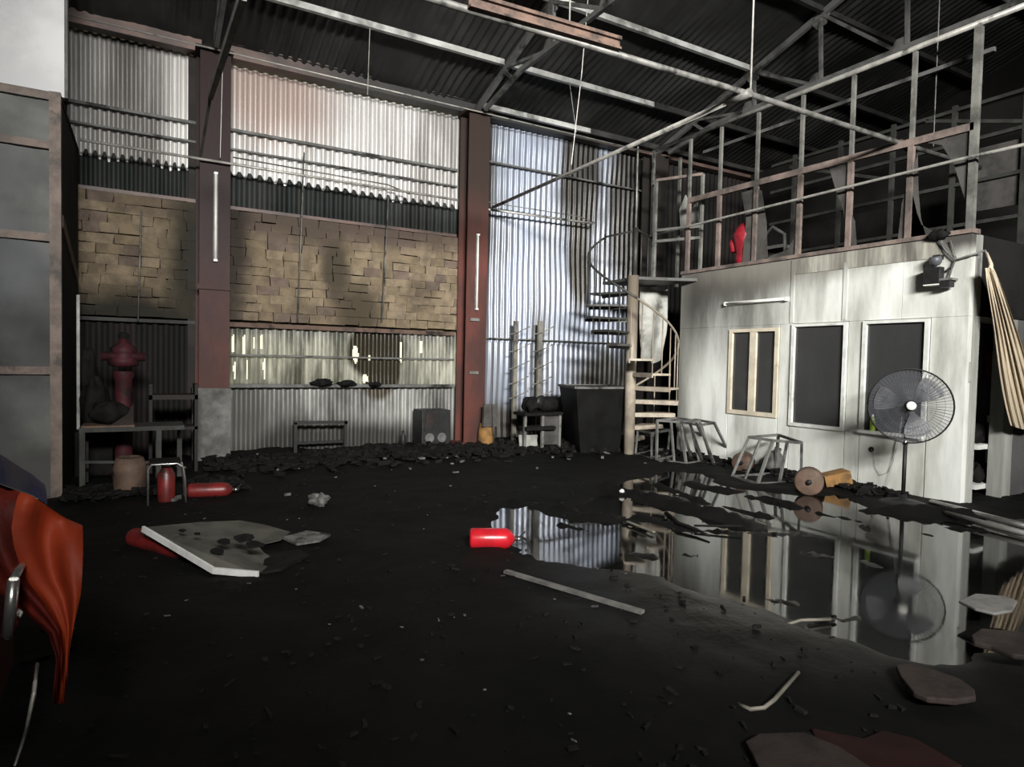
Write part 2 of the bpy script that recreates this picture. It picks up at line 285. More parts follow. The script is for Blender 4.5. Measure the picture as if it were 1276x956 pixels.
# ================================================================ SETTING
# ---- floor: soot-covered ground with hollows that hold water
pud = [fl(*p).to_2d() for p in ((588, 655), (612, 628), (660, 622), (720, 628), (770, 600), (830, 585), (880, 588), (912, 606), (960, 612), (1005, 616), (1050, 612), (1095, 634), (1165, 645), (1276, 640),
       (1420, 690), (1400, 820), (1276, 822), (1215, 850), (1150, 838), (1090, 828), (1040, 800), (960, 775), (880, 752), (800, 722), (720, 712), (650, 700))]
pA = np.array([tuple(p) for p in pud])
def poly_d(x, y):
    x = np.asarray(x, float); y = np.asarray(y, float); ins = np.zeros(x.shape, bool); dm = np.full(x.shape, 1e9); n = len(pA)
    for i in range(n):
        x0, y0 = pA[i]; x1, y1 = pA[(i+1) % n]; ex, ey = x1-x0, y1-y0
        t = np.clip(((x-x0)*ex+(y-y0)*ey)/(ex*ex+ey*ey), 0, 1); dm = np.minimum(dm, np.hypot(x-x0-t*ex, y-y0-t*ey))
        c = ((y0 > y) != (y1 > y)) & (x < (x1-x0)*(y-y0)/((y1-y0) if y1 != y0 else 1e-9)+x0); ins ^= c
    return np.where(ins, dm, -dm)
mounds = []
for a, b, r, h in (((765, 612), (850, 632), .22, .07), ((850, 632), (932, 655), .16, .07), ((800, 645), (865, 662), .12, .05), ((865, 605), (905, 612), .18, .05), ((880, 662), (1010, 668), .06, .035),
                   ((940, 620), (990, 632), .12, .05), ((1085, 637), (1210, 645), .14, .05), ((640, 628), (700, 634), .16, .04), ((1000, 690), (1040, 694), .06, .035), ((700, 640), (770, 650), .2, .045), ((1075, 655), (1100, 690), .05, .03), ((780, 690), (815, 696), .08, .035),
                   ((1180, 658), (1225, 662), .07, .035), ((1075, 700), (1095, 706), .06, .03), ((1000, 775), (1100, 770), .05, .03), ((930, 745), (985, 752), .08, .025), ((820, 605), (880, 628), .10, .05), ((900, 632), (960, 645), .08, .04), ((700, 655), (735, 662), .07, .03), ((1020, 640), (1070, 650), .06, .03), ((840, 690), (872, 694), .04, .02), ((1130, 662), (1160, 668), .05, .03)):
    mounds.append((fl(*a), fl(*b), r, h))
def gh(x, y):
    x = np.asarray(x, float); y = np.asarray(y, float)
    n = fbm(x, y, 2.2, 11, 4)-.47; n2 = fbm(x, y, 7, 31, 3)-.43
    base = .030+.05*n+.03*n2
    base = base+np.clip((y-9.3)/1.6, 0, 1)*(.06+.10*n)*np.clip((x+1)/1, 0, 1)
    d = poly_d(x, y)+n*.35
    k = np.clip((d+.04)/.30, 0, 1); k = k*k*(3-2*k)
    wet = -.022+.045*n2
    m = 0
    for a, b, r, h in mounds:
        ex, ey = b.x-a.x, b.y-a.y; t = np.clip(((x-a.x)*ex+(y-a.y)*ey)/(ex*ex+ey*ey), 0, 1)
        dd = np.hypot(x-a.x-t*ex, y-a.y-t*ey)/r; m = np.maximum(m, h*np.exp(-dd**2*1.3)*(.6+1.6*(n2+.3)))
    return base*(1-k)+wet*k+m*1.1
def gz(x, y): return float(gh(np.array([x]), np.array([y]))[0])
def ground(x0, x1, y0, y1, st):
    xs = np.arange(x0, x1+st/2, st); ys = np.arange(y0, y1+st/2, st); X, Y = np.meshgrid(xs, ys); Z = gh(X, Y)
    return X, Y, Z
X, Y, Z = ground(-4.2, 14.6, -6.2, 12.2, .06)
me = bpy.data.meshes.new('floor'); nx, ny = X.shape[1], X.shape[0]
vv = np.stack([X, Y, Z], -1).reshape(-1, 3)
ii = (np.arange(ny-1)[:, None]*nx+np.arange(nx-1)[None, :]).reshape(-1)
ff = np.stack([ii, ii+1, ii+1+nx, ii+nx], -1)
me.vertices.add(len(vv)); me.vertices.foreach_set('co', vv.ravel()); me.loops.add(len(ff)*4); me.loops.foreach_set('vertex_index', ff.ravel())
me.polygons.add(len(ff)); me.polygons.foreach_set('loop_start', np.arange(0, len(ff)*4, 4)); me.polygons.foreach_set('loop_total', np.full(len(ff), 4))
me.polygons.foreach_set('use_smooth', np.ones(len(ff), bool)); me.update(calc_edges=True); me.validate(); me.materials.append(M['floor'])
floor = bpy.data.objects.new('floor', me); C.objects.link(floor); props(floor, kind='structure')
cen = pA.mean(0)
wp = [((x-cen[0])*1.12+cen[0], (y-cen[1])*1.12+cen[1], 0.0) for x, y in pA]
solo('puddle', MB().add(wp, [tuple(range(len(wp)))]), M['water'], 'black still puddle mirroring the white wall, beside the pedestal fan', 'puddle')

# ---- roof
RX0, RX1, APEX = -4.0, 14.5, 2.6
def rz(y): return 6.12+.31*(10.9-y) if y >= APEX else 6.12+.31*(10.9-APEX)-.31*(APEX-y)
ceil = solo('ceiling', MB().add([(RX0, APEX, rz(APEX)), (RX1, APEX, rz(APEX)), (RX1, -6.3, rz(-6.3)), (RX0, -6.3, rz(-6.3)),
       (RX0, APEX, rz(APEX)+.1), (RX1, APEX, rz(APEX)+.1), (RX1, 12.0, rz(12)+.1), (RX0, 12.0, rz(12)+.1)], [(0, 1, 2, 3), (4, 7, 6, 5)]), M['roof'], kind='structure')
PIT = .14
def corr(u, amp, flat=.25):
    c = math.cos(2*math.pi*u/PIT); return amp*max(-1, min(1, c*1.35))
for r_, (ya, yb) in enumerate(((11.2, 7.2), (7.3, APEX))):
    x = RX0
    while x < RX1-.01:
        xe = min(x+.98, RX1); nxs = int(round((xe-x)/PIT*7)); P = []
        nr = 14
        for j in range(nr+1):
            y = ya+(yb-ya)*j/nr; row = []
            for i in range(nxs+1):
                xx = x+(xe-x)*i/nxs
                a = .022*min(1, max(.04, (float(fbm(xx, y, .75, 51, 3))-.40)*9))
                sag = (float(fbm(xx, y, 1.2, 61, 3))-.44)*.10
                row.append((xx, y, rz(y)+corr(xx, a)-sag-.004*(r_ == 0)))
            P.append(row)
        part('roof_sheet', MB().grid(P), M['roof'], ceil)
        x += .98
# ---- back wall
BY = 10.9
wall_back = solo('wall_back', MB().box((-4, 11.05, -.1), (14.5, 11.2, .25)), M['concrete'], kind='structure')
def wallsheets(x0, x1, z0, z1, m, y=BY, amp=.022, wid=.98, dent=.03, seed=1, holes=(), pitch=PIT, top=None, lo=0, scal=0):
    n = max(1, round((x1-x0)/wid)); wd = (x1-x0)/n
    for k in range(n):
        a, b = x0+k*wd, x0+(k+1)*wd+.02; nxs = int(round((b-a)/pitch*8)); nz = max(6, int((z1-z0)/(.03 if holes else .12))); P = []
        zt = z1+R_.uniform(-lo, 0)
        for j in range(nz+1):
            z = z0+(zt-z0)*j/nz; row = []
            for i in range(nxs+1):
                xx = a+(b-a)*i/nxs
                c = math.cos(2*math.pi*xx/pitch)
                yy = y-amp*max(-1, min(1, c*1.5))+(float(fbm(xx, z, .8, seed, 3))-.44)*dent*2-.004*(k % 2)
                row.append((xx, yy, z-(scal*(.5+.5*max(-1, min(1, c*1.5)))*(.6+.8*float(vnoise(xx, 0, 5, 3))) if j == 0 else 0)))
            P.append(row)
        mb = MB().grid(P)
        if holes:
            keep = []
            for q in mb.f:
                cx_ = sum(mb.v[i][0] for i in q)/4; cz_ = sum(mb.v[i][2] for i in q)/4; hit = False
                for hx, hz, hr, hh in holes:
                    if ((cx_-hx)/hr)**2+((cz_-hz)/hh)**2 < 1+.9*(float(fbm(cx_, cz_, 9, 77, 2))-.4)*2: hit = True
                if not hit: keep.append(q)
            mb.f = keep; mb.sm = [True]*len(keep)
        part('corrugated_sheet', mb, m, wall_back)
wallsheets(-4.0, -.95, 0, 6.1, M['sheet_dark'], wid=1.1)
wallsheets(-.95, .85, 4.44, 6.05, M['sheet_up'], wid=.9, scal=.11, amp=.024, pitch=.11)
wallsheets(-.95, .85, 3.88, 4.60, M['shade_band'], y=BY+.03, wid=.9, pitch=.11)  # shadow band built as a dark sheet below the scalloped edge
wallsheets(.92, 5.10, 4.44, 6.02, M['sheet_up'], scal=.10, amp=.028, pitch=.15)
wallsheets(.92, 5.10, 3.80, 4.60, M['shade_band'], y=BY+.03, pitch=.15)
HOL = [(1.20, 1.80, .012, .15), (1.50, 1.82, .014, .12), (1.62, 1.80, .02, .17), (1.22, 1.36, .012, .16), (1.40, 1.38, .010, .14), (1.66, 1.40, .014, .17), (4.30, 1.78, .012, .16), (1.36, 1.75, .018, .17), (3.12, 1.64, .06, .15), (3.36, 1.60, .02, .05), (3.30, 1.24, .05, .07), (3.92, 1.72, .018, .2)]
wallsheets(.92, 5.10, 1.10, 2.10, M['sheet_clear'], dent=.08, holes=HOL, seed=5, amp=.026)
wallsheets(.92, 5.10, -.02, 1.16, M['sheet_low'], y=BY+.03, dent=.06, seed=6)
wallsheets(-.95, .92, -.02, 2.1, M['sheet_dark'])
wallsheets(5.12, 9.35, 1.95, 6.25, M['sheet_right'], dent=.07, seed=9, pitch=.125, amp=.016)
wallsheets(5.12, 9.35, -.02, 2.08, M['sheet_right'], y=BY+.03, dent=.06, seed=19, pitch=.125, amp=.012)
wallsheets(9.35, 14.5, -.02, 6.25, M['sheet_dark'], wid=1.05)
# bricks in two bays, one object each
bmesh_v = []
for k in range(6):
    mb = MB(); mb.box((-.5, -.5, -.5), (.5, .5, .5), .045, random.Random(k)); me_ = mb.mesh('brick', M[('brick', 'brick_b', 'brick_c', 'brick', 'brick_b', 'brick')[k]]); bmesh_v.append(me_)
def bricks(x0, x1, z0, z1):
    part('mortar_bed', MB().box((x0, BY-.03, z0), (x1, BY+.1, z1)).box((x0, BY+.05, z0-.2), (x1, BY+.1, z0)), M['mortar'], wall_back)
    ch = (z1-z0)/12; j = 0
    while j < 12:
        x = x0-R_.uniform(0, .28)
        while x < x1:
            wd = R_.choice((.26, .30, .33, .22)); a, b = max(x, x0), min(x+wd, x1)
            if b-a > .05:
                o = bpy.data.objects.new('brick', R_.choice(bmesh_v)); C.objects.link(o); o.parent = wall_back
                d = R_.uniform(.0, .022)
                o.location = V(((a+b)/2, BY-.045-d/2, z0+ch*(j+.5)+R_.uniform(-.006, .006)))-wall_back.location
                o.scale = ((b-a)-.006+R_.uniform(-.012, .012), .11, ch-.004+R_.uniform(-.012, .010)); o.rotation_euler = (R_.uniform(-.03, .03), R_.uniform(-.012, .012), R_.uniform(-.03, .03))
            x += wd
        j += 1
bricks(-.95, .84, 2.12, 3.86)
bricks(.93, 5.05, 2.14, 3.82)
# girts and ledges on the wall
for (xa, xb, z, hh, mm) in ((1.08, 4.93, 2.07, .07, 'rust'), (-.95, .7, 2.07, .05, 'purlin_dark'), (1.08, 4.93, 1.12, .05, 'truss'), (1.08, 4.93, 1.60, .03, 'truss'), (1.08, 4.93, 5.03, .04, 'truss'), (-.95, .7, 5.03, .04, 'truss'),
                        (-.95, .7, 4.75, .03, 'truss'), (1.08, 4.93, 4.74, .025, 'truss'), (1.08, 4.93, 3.85, .05, 'eave'), (-.95, .7, 3.88, .05, 'eave'), (5.4, 9.3, 5.3, .03, 'truss'), (5.4, 9.3, 2.02, .02, 'pipe_grey')):
    part('girt', MB().box((xa, BY-.11, z-hh/2), (xb, BY-.05, z+hh/2)), M[mm], wall_back)
part('eave_channel', MB().box((-4, 10.62, 6.03), (.72, 10.84, 6.30)).box((-4, 10.58, 6.27), (.72, 10.62, 6.31)).box((-4, 10.58, 6.0), (.72, 10.62, 6.04)), M['eave'], wall_back)
part('eave_channel', MB().box((1.05, 10.62, 6.03), (14.4, 10.84, 6.24)).box((1.05, 10.58, 6.22), (14.4, 10.62, 6.26)), M['eave'], wall_back)
# hidden room shell
solo('wall_left', MB().box((-4.2, -6.2, -.1), (-4.0, 12, 8)), M['soot_wall'], kind='structure')
solo('wall_right', MB().box((14.5, -6.2, -.1), (14.7, 12, 8)), M['soot_wall'], kind='structure')
solo('wall_rear', MB().box((-4.2, -6.3, -.1), (-1.7, -6.1, 8)).box((2.7, -6.3, -.1), (14.6, -6.1, 8)).box((-1.7, -6.3, -.1), (2.7, -6.1, 5.0)), M['soot_wall'], kind='structure')
# ---- columns
CXS = (.88, 5.17, 9.45)
names = ('red-brown steel wall column at the left, grey concrete foot below', 'red-brown steel wall column in the middle of the back wall', 'blackened steel column behind the top of the spiral stair')
for i, x in enumerate(CXS):
    t = thing('steel_column', names[i], 'column', (x, 10.6, 0), 'steel columns along the back wall')
    m = M['column_dark'] if i == 2 else M['column']; z0 = 1.1 if i == 0 else 0
    hw = .22
    part('front_flange', MB().box((x-hw+.03, 10.44, z0), (x+hw, 10.47, 6.0)), m, t)
    part('web', MB().box((x-.01, 10.47, z0), (x+.01, 10.74, 6.0)), m, t)
    part('rear_flange', MB().box((x-hw, 10.74, z0), (x+hw, 10.77, 6.0)), m, t)
    if i == 0:
        part('concrete_foot', MB().box((x-.27, 10.38, -.05), (x+.24, 10.84, 1.1), .01), M['concrete'], t, 'grey concrete foot of the column')
        part('stiffener', MB().box((x-hw, 10.41, 2.55), (x+hw, 10.44, 2.62)), m, t)
    else:
        part('base_plate', MB().box((x-.28, 10.36, -.02), (x+.28, 10.84, .12)), m, t)
    if i < 2: part('cap_plate', MB().box((x-hw-.03, 10.40, 5.98), (x+hw+.03, 10.80, 6.03)), m, t)
    for z in (1.35, 2.3) if i else (): part('bracket', MB().box((x-.12, 10.40, z), (x+.06, 10.44, z+.05)), M['strip'], t)
# dark strips beside the columns; the middle column's is its shadow, built solid
for x in (.62, 5.47): part('dark_strip', MB().box((x-.06, 10.80, 0), (x+.06, 10.86, 6.0)), M['column_dark'], wall_back)
# ---- trusses
def truss(x, label):
    t = thing('roof_truss', label, 'truss', (x, 10.6, 6.1), 'roof trusses over the hall'); m = M['truss']
    for s in (1, -1):
        mir = lambda y: y if s == 1 else 2*APEX-y
        top = lambda y: V((x, mir(y), rz(y)-.10)); bot = lambda y: V((x, mir(y), 6.2))
        heel = V((x, mir(10.65), 6.05))
        part('top_chord', MB().bar(heel, top(APEX), .07, .10), m, t)
        part('bottom_chord', MB().bar(V((x, mir(10.2), 5.98)), bot(9.0), .06, .07).bar(bot(9.0), bot(APEX), .06, .07), m, t)
        ys = (9.45, 8.1, 6.8, 5.45, 4.0)
        part('web', MB().bar(top(9.6), bot(9.3), .05), m, t)
        for i, y in enumerate(ys[1:]):
            part('web', MB().bar(top(y+.0), bot(y-.05 if i % 1 == 0 else y), .05), m, t)
        for y0_, y1_ in ((9.55, 8.3), (8.15, 6.9), (6.8, 5.55), (5.45, 4.1)): part('web', MB().bar(top(y0_), bot(y1_), .05), m, t)
        for y in (8.1, 6.8, 5.45): 
            c = top(y); part('gusset', MB().prism([c+V((-.012, -.16, -.02-.03)), c+V((-.012, .16, -.11)), c+V((-.012, .05, -.24)), c+V((-.012, -.1, -.2))], .024, (1, 0, 0)), m, t)
        for y in (8.2, 6.85, 5.5):
            c = bot(y); part('gusset', MB().prism([c+V((-.012, -.14, 0)), c+V((-.012, .14, 0)), c+V((-.012, .06, .16)), c+V((-.012, -.06, .16))], .024, (1, 0, 0)), m, t)
truss(.88, 'grey steel roof truss over the left column')
truss(5.17, 'grey steel roof truss over the middle column')
truss(9.45, 'grey steel roof truss behind the open upper floor frame')
# knee brace by the left column
solo('knee_brace', MB().bar(onx(303, -6, .60), onx(262, 120, .60), .05, .07).bar(onx(262, 120, .60), onx(250, 195, .60), .03), M['frame_grey'], 'slanting grey steel brace crossing the head of the left column', 'brace')
# ---- purlins
bays = ((-4.0, .80, 'left bay'), (.96, 5.09, 'middle bay'), (5.25, 9.37, 'right bay'), (9.53, 14.4, 'bay past the blackened column'))
ords = ('lowest', 'second from the eave', 'third from the eave', 'fourth from the eave', 'fifth from the eave', 'sixth from the eave')
PY = (10.45, 9.42, 8.08, 6.72, 5.35, 4.0)
for bi, (xa, xb, bn) in enumerate(bays):
    for k, y in enumerate(PY):
        if (bi == 0 and k > 1) or (bi < 2 and k == 0): continue
        z = rz(y)-.13
        pale = (bi == 1 and k in (1, 2)) or (bi == 2 and k in (0, 1, 2)) or (bi == 0 and k == 1)
        xe = xb
        cut = None
        if bi == 2: cut = {0: 7.6, 1: 8.3, 2: 9.3}.get(k)
        if bi == 1 and k == 0: cut = 3.0
        mb = MB().box((xa, y-.02, z-.03), (xb if not cut else cut, y+.02, z+.06)).box((xa, y-.035, z-.035), (xb if not cut else cut, y+.035, z-.025))
        o = solo('purlin', mb, M['purlin' if pale else 'purlin_dark'], ('pale' if pale else 'sooted')+' steel roof purlin, '+ords[k]+', '+bn, 'purlin', 'roof purlins')
        if cut and xb-cut > .1:
            part('sooted_length', MB().box((cut, y-.03, z-.045), (xb, y+.02, z+.06)), M['purlin_dark'], o, 'blackened end of the purlin')
# ---- building on the right (white boards), upper frame
WX = 8.35
BYF, BYN, WH = 8.60, 3.93, 3.2
wins = ((6.50, 7.45, .82, 2.19), (5.41, 6.28, .73, 2.23), (4.35, 5.19, .72, 2.23))
blk = solo('wall_office', MB().box((WX+.10, BYN+.1, 2.3), (WX+.14, BYF, WH-.05)).box((WX+.10, 7.5, 0), (WX+.14, BYF, 2.3)), M['room'], kind='structure')
def wp_(y0, y1, z0, z1): part('wall_panel', MB().box((WX, y0+.003, z0), (WX+.1, y1-.003, z1)), M['wall_white'], blk)
cuts = [BYF, 7.9, 6.95, 6.30, 5.47, 4.70, BYN]
for a, b in zip(cuts[1:], cuts[:-1]): wp_(a, b, 2.24, WH)
wp_(7.46, BYF, -.03, 2.237); wp_(6.29, 6.49, -.03, 2.237); wp_(5.20, 5.40, -.03, 2.237); wp_(BYN, 4.34, -.03, 2.237)
for (y0, y1, z0, z1) in wins: wp_(y0, y1, -.03, z0-.003)
wp_(6.50, 7.45, 2.193, 2.237)
part('top_plate', MB().box((WX-.03, BYN-.02, WH), (WX+.14, BYF, WH+.055), .004), M['frame_pink'], blk)
part('frieze', MB().box((WX-.012, 4.25, WH-.24), (WX, 6.28, WH-.01), .004), M['frieze'], blk)
# vertical cover strips
for y in (5.47, 6.30): part('cover_strip', MB().box((WX-.012, y-.03, 2.26), (WX, y+.03, WH-.02)), M['wall_white'], blk)
wn = ('window_1', 'window_2', 'window_3')
for k, (y0, y1, z0, z1) in enumerate(wins):
    m = M['frame_cream'] if k == 0 else M['frame_white']; fw = .065 if k == 0 else .05
    mb = MB().box((WX-.03, y0, z0), (WX+.06, y0+fw, z1)).box((WX-.03, y1-fw, z0), (WX+.06, y1, z1)).box((WX-.03, y0+fw, z0), (WX+.06, y1-fw, z0+fw)).box((WX-.03, y0+fw, z1-fw*.8), (WX+.06, y1-fw, z1))
    o = solo(wn[k], mb, m, kind='structure')
    if k == 0:
        yc = (y0+y1)/2; part('mullion', MB().box((WX-.025, yc-.06, z0+fw), (WX+.05, yc+.06, z1-fw*.8)), m, o)
        for a, b in ((y0+fw, yc-.06), (yc+.06, y1-fw)): part('pane', MB().box((WX+.015, a, z0+fw), (WX+.02, b, z1-fw*.8)), M['glass'], o)
    else: part('pane', MB().box((WX+.015, y0+fw, z0+fw), (WX+.02, y1-fw, z1-fw*.8)), M['glass'], o)
# end face with doorway
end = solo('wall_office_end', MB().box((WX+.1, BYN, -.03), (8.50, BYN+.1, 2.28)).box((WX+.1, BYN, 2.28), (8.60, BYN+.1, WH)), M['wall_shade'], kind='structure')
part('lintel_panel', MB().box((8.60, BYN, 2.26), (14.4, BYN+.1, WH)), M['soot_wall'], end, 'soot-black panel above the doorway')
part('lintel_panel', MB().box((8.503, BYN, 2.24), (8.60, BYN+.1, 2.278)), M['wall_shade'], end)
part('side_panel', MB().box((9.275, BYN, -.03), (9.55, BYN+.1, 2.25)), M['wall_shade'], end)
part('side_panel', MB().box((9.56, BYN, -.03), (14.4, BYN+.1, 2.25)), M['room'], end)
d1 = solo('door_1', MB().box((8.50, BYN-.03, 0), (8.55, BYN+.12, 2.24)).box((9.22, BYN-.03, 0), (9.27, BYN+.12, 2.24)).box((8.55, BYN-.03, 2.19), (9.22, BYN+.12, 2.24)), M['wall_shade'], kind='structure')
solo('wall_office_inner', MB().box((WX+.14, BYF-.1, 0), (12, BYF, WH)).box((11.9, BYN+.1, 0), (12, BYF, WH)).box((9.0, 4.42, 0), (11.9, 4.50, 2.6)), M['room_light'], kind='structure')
solo('upper_floor', MB().box((WX+.15, BYN+.11, WH-.2), (12.4, BYF+.05, WH-.003)), M['soot_wall'], kind='structure')
solo('wall_upper_back', MB().box((12.4, BYN, WH), (12.5, 10.6, 6.1)), M['soot_wall'], kind='structure')
# upper frame: studs and rails
uf = thing('upper_frame', 'burnt-out stud frame with open bays standing on the white office wall', 'frame', (WX, 6.2, WH+.05))
py = [3.97, 4.68, 5.48, 6.26, 7.05, 7.80, 8.50]
TOPZ = 5.60
for k, y in enumerate(py):
    m = M['frame_grey']; z1 = TOPZ-.02
    if k in (0,): part('stud', MB().bar((WX+.03, y, WH+.055), (WX+.03, y, z1), .06, .08), m, uf)
    else:
        part('stud', MB().bar((WX+.03, y, WH+.055), (WX+.03, y, 4.45), .05, .07), M['frame_pink'], uf)
        part('stud', MB().bar((WX+.03, y, 4.45), (WX+.03, y, z1), .042, .05), M['frame_grey'], uf)
part('mid_rail', MB().bar((WX+.03, 3.97, 4.44), (WX+.03, 8.5, 4.50), .06, .09), M['frame_pink'], uf)
part('top_rail', MB().tube([(WX, 2.6, 5.60), (WX, 9.45, 5.62)], .035, 8), M['pipe'], uf, 'pale round top rail')
part('inner_rail', MB().bar((WX+.25, 3.9, 5.35), (WX+.25, 8.4, 5.36), .05), M['truss'], uf)
part('hand_rail', MB().tube([(WX-.09, 2.6, 4.05), (WX-.09, 4.1, 4.06), (WX-.09, 8.2, 4.02), (WX-.09, 9.45, 4.0)], .02, 8), M['pipe'], uf, 'thin pale pipe across the studs')
part('end_post', MB().bar((WX-.02, 9.40, 3.1), (WX-.02, 9.40, 5.6), .05), M['pipe_grey'], uf)
part('end_post', MB().bar((9.0, 9.40, 3.1), (9.0, 9.40, 5.6), .05), M['frame_grey'], uf)
def shard(pts, y0, y1):
    mb = MB(); P = [V((WX+.035, y0+(y1-y0)*u, WH+.06+(4.40-WH-.06)*v_)) for u, v_ in pts]
    mb.prism(P, .006, (1, 0, 0)); part('burnt_film', mb, M['cloth_grey'], uf, 'torn grey film left in a bay')
shard([(1, .0), (1, .55), (.93, .42), (.86, .25), (.78, .12), (.62, .05), (.55, 0)], 3.97, 4.68)   # u toward back
shard([(0, 0), (0, 1), (.42, 1), (.28, .72), (.12, .45), (.05, .15)], 5.48, 6.26)
shard([(1, 0), (1, .7), (.9, .9), (.86, .5), (.80, .2), (.7, 0)], 3.97, 4.68)
shard([(0, .0), (0, 1), (.75, 1), (.5, .93), (.3, .7), (.1, .3)], 3.97, 4.68)
shard([(1, 0), (1, .45), (.9, .3), (.85, 0)], 4.68, 5.48)
shard([(0, 0), (0, .7), (.12, .4), (.16, 0)], 4.68, 5.48)
shard([(0, 0), (0, .55), (.07, .25), (.25, .08), (.6, .04), (.8, 0)], 6.26, 7.05)
shard([(1, 0), (1, 1), (.88, .95), (.74, .5), (.68, 0)], 6.26, 7.05)
shard([(0, 0), (0, 1), (.4, 1), (.25, .6), (.32, 0)], 7.05, 7.8)
# second, inner frame deeper upstairs
uf2 = thing('inner_partition_frame', 'dark partition frame deeper inside the upper floor', 'frame', (10.4, 6, WH))
for y in (4.3, 5.2, 6.1, 7.0, 7.9): part('stud', MB().bar((10.4, y, WH), (10.4, y, 5.5), .06), M['dim_steel'], uf2)
for z in (3.75, 4.35, 4.95, 5.45): part('rail', MB().bar((10.4, 2.0, z), (10.4, 8.4, z-.04), .05), M['dim_steel'], uf2)
for a, b in (((10.4, 4.3, 5.0), (10.4, 5.6, 5.4)), ((10.4, 6.3, 4.7), (10.4, 8.0, 5.3))): part('brace', MB().bar(a, b, .05), M['dim_steel'], uf2)
mb = MB(); mb.box((10.44, 3.9, 3.9), (10.47, 4.9, 4.8)); part('panel', mb, M['cloth_grey'], uf2)
# open door frame at the stair landing
B = onx(876, 217, 8.55); A = fl(818, 225, B.z); B2 = V((B.x, B.y, 3.12)); A2 = V((A.x, A.y, 3.12))
t = thing('landing_door_frame', 'pale door frame standing open at the stair landing', 'door frame', tuple((A2+B2)/2))
for a, b in ((A2, A), (B2, B)): part('jamb', MB().bar(a, b, .05), M['frame_grey'], t)
part('head', MB().bar(A, B, .05), M['frame_pink'], t)
for z in (3.85, 4.05): part('cross_rail', MB().bar(A2+V((0, 0, z-3.12)), B2+V((0, 0, z-3.12)), .05), M['frame_grey'], t)
# burnt shelf clutter upstairs
for k, (px, py_, w_, h_) in enumerate(((858, 272, .35, .30),)):
    p = onx(px, py_, 8.75); solo('burnt_sheet', MB().prism([p+V((0, -.25, -.1)), p+V((0, .2, -.2)), p+V((0, .25, .2)), p+V((0, .1, .45)), p+V((0, -.05, .15)), p+V((0, -.2, .25))], .02, (1, 0, 0)), M['bagwhite'], 'scorched pale sheet hanging at the landing door frame', 'sheet')
# red jacket on upper floor
p = onx(929, 325, 8.55)
def blob(mb, c, r, seed, n=12, sq=1.0, amp=.18):
    P = []
    rr = random.Random(seed); ph = [rr.uniform(0, 6.28) for _ in range(4)]
    for j in range(n+1):
        th = math.pi*j/n; row = []
        for i in range(n*2+1):
            a = 2*math.pi*(i % (n*2))/(n*2); k = 1+amp*math.sin(3*a+ph[0]+th*2)*math.sin(th*2+ph[1])+amp*.5*math.sin(5*a+ph[2])*math.sin(th)
            row.append((c[0]+r[0]*k*math.sin(th)*math.cos(a), c[1]+r[1]*k*math.sin(th)*math.sin(a), c[2]+r[2]*k*math.cos(th)))
        P.append(row)
    return mb.grid(P)
t = thing('red_jacket', 'bright red bundled jacket hanging behind a stud on the upper floor', 'jacket', (p.x, p.y, WH))
mb = MB().lathe([(.02, 0), (.15, .01), (.17, .12), (.16, .25), (.19, .38), (.22, .50), (.17, .62), (.09, .70), (.02, .73)], (p.x, p.y, WH+.02), n=14)
part('body', mb, M['jacket'], t); part('sleeve', MB().tube([(p.x-.05, p.y+.12, WH+.56), (p.x-.08, p.y+.2, WH+.42), (p.x-.09, p.y+.17, WH+.27)], [.06, .07, .05]), M['jacket'], t)
part('sleeve', MB().tube([(p.x-.05, p.y-.12, WH+.54), (p.x-.10, p.y-.18, WH+.40), (p.x-.10, p.y-.16, WH+.25)], [.06, .06, .04]), M['jacket'], t)
p = onx(962, 318, 8.62)
solo('charred_chair', MB().tube([(p.x, p.y-.25, WH), (p.x, p.y-.22, WH+.45), (p.x, p.y, WH+.6), (p.x, p.y+.2, WH+.45), (p.x, p.y+.22, WH)], .03).box((p.x-.05, p.y-.22, WH+.25), (p.x+.35, p.y+.22, WH+.3)), M['truss'], 'dark curved chair back beside the red jacket upstairs', 'chair')

# ================================================================ PIPES, LAMPS, WIRES
t = solo('sprinkler_pipe', MB().tube([(5.5, 10.5, 4.38), (5.5, 4.85, 4.46)], .028, 10), M['pipe'], 'long pale pipe running from the middle column towards the upper frame', 'pipe')
part('coupling', MB().tube([(5.5, 5.05, 4.457), (5.5, 4.75, 4.46)], .045, 10), M['pipe_grey'], t)
t = solo('cross_pipe', MB().tube([(1.0, 4.85, 4.42), (5.6, 4.85, 4.50), (8.5, 4.85, 4.50), (10.6, 4.85, 4.52)], .03, 10), M['pipe_grey'], 'grey pipe crossing under the roof into the upper frame', 'pipe')
part('elbow', MB().tube([(8.42, 4.85, 4.50), (8.62, 4.85, 4.47)], .05, 10), M['rust'], t)
solo('burnt_beam', MB().bar((2.26, 4.80, 4.53), (3.80, 4.80, 4.58), .07, .03).bar((2.26, 4.80, 4.44), (3.80, 4.80, 4.49), .07, .02).bar((2.26, 4.80, 4.48), (3.80, 4.80, 4.53), .012, .09), M['rust'], 'brown burnt I-beam hanging under the roof along the cross pipe', 'beam')
for a, b, r, lab in (((2.30, 4.74), (4.58, None), .009, 'short thin rod at the left end of the brown beam'), ((3.24, 4.80), (4.55, None), .008, 'thin hanger rod over the middle of the brown beam'),
                     ((5.62, 4.85), (4.52, None), .011, 'pale hanger rod dropping to the pipe junction')):
    top_ = rz(a[1])-.05 if a[0] > 2.4 else 4.64
    solo('hanger_rod', MB().tube([(a[0], a[1], b[0]), (a[0], a[1], top_)], r, 6), M['pipe'], lab, 'rod')
solo('hanging_wire', MB().tube([ony(733, -5, 7.2), ony(725, 90, 7.3), ony(712, 205, 7.4)], .006, 5), M['pipe'], 'long thin wire hanging across the second pale purlin, right bay', 'wire')
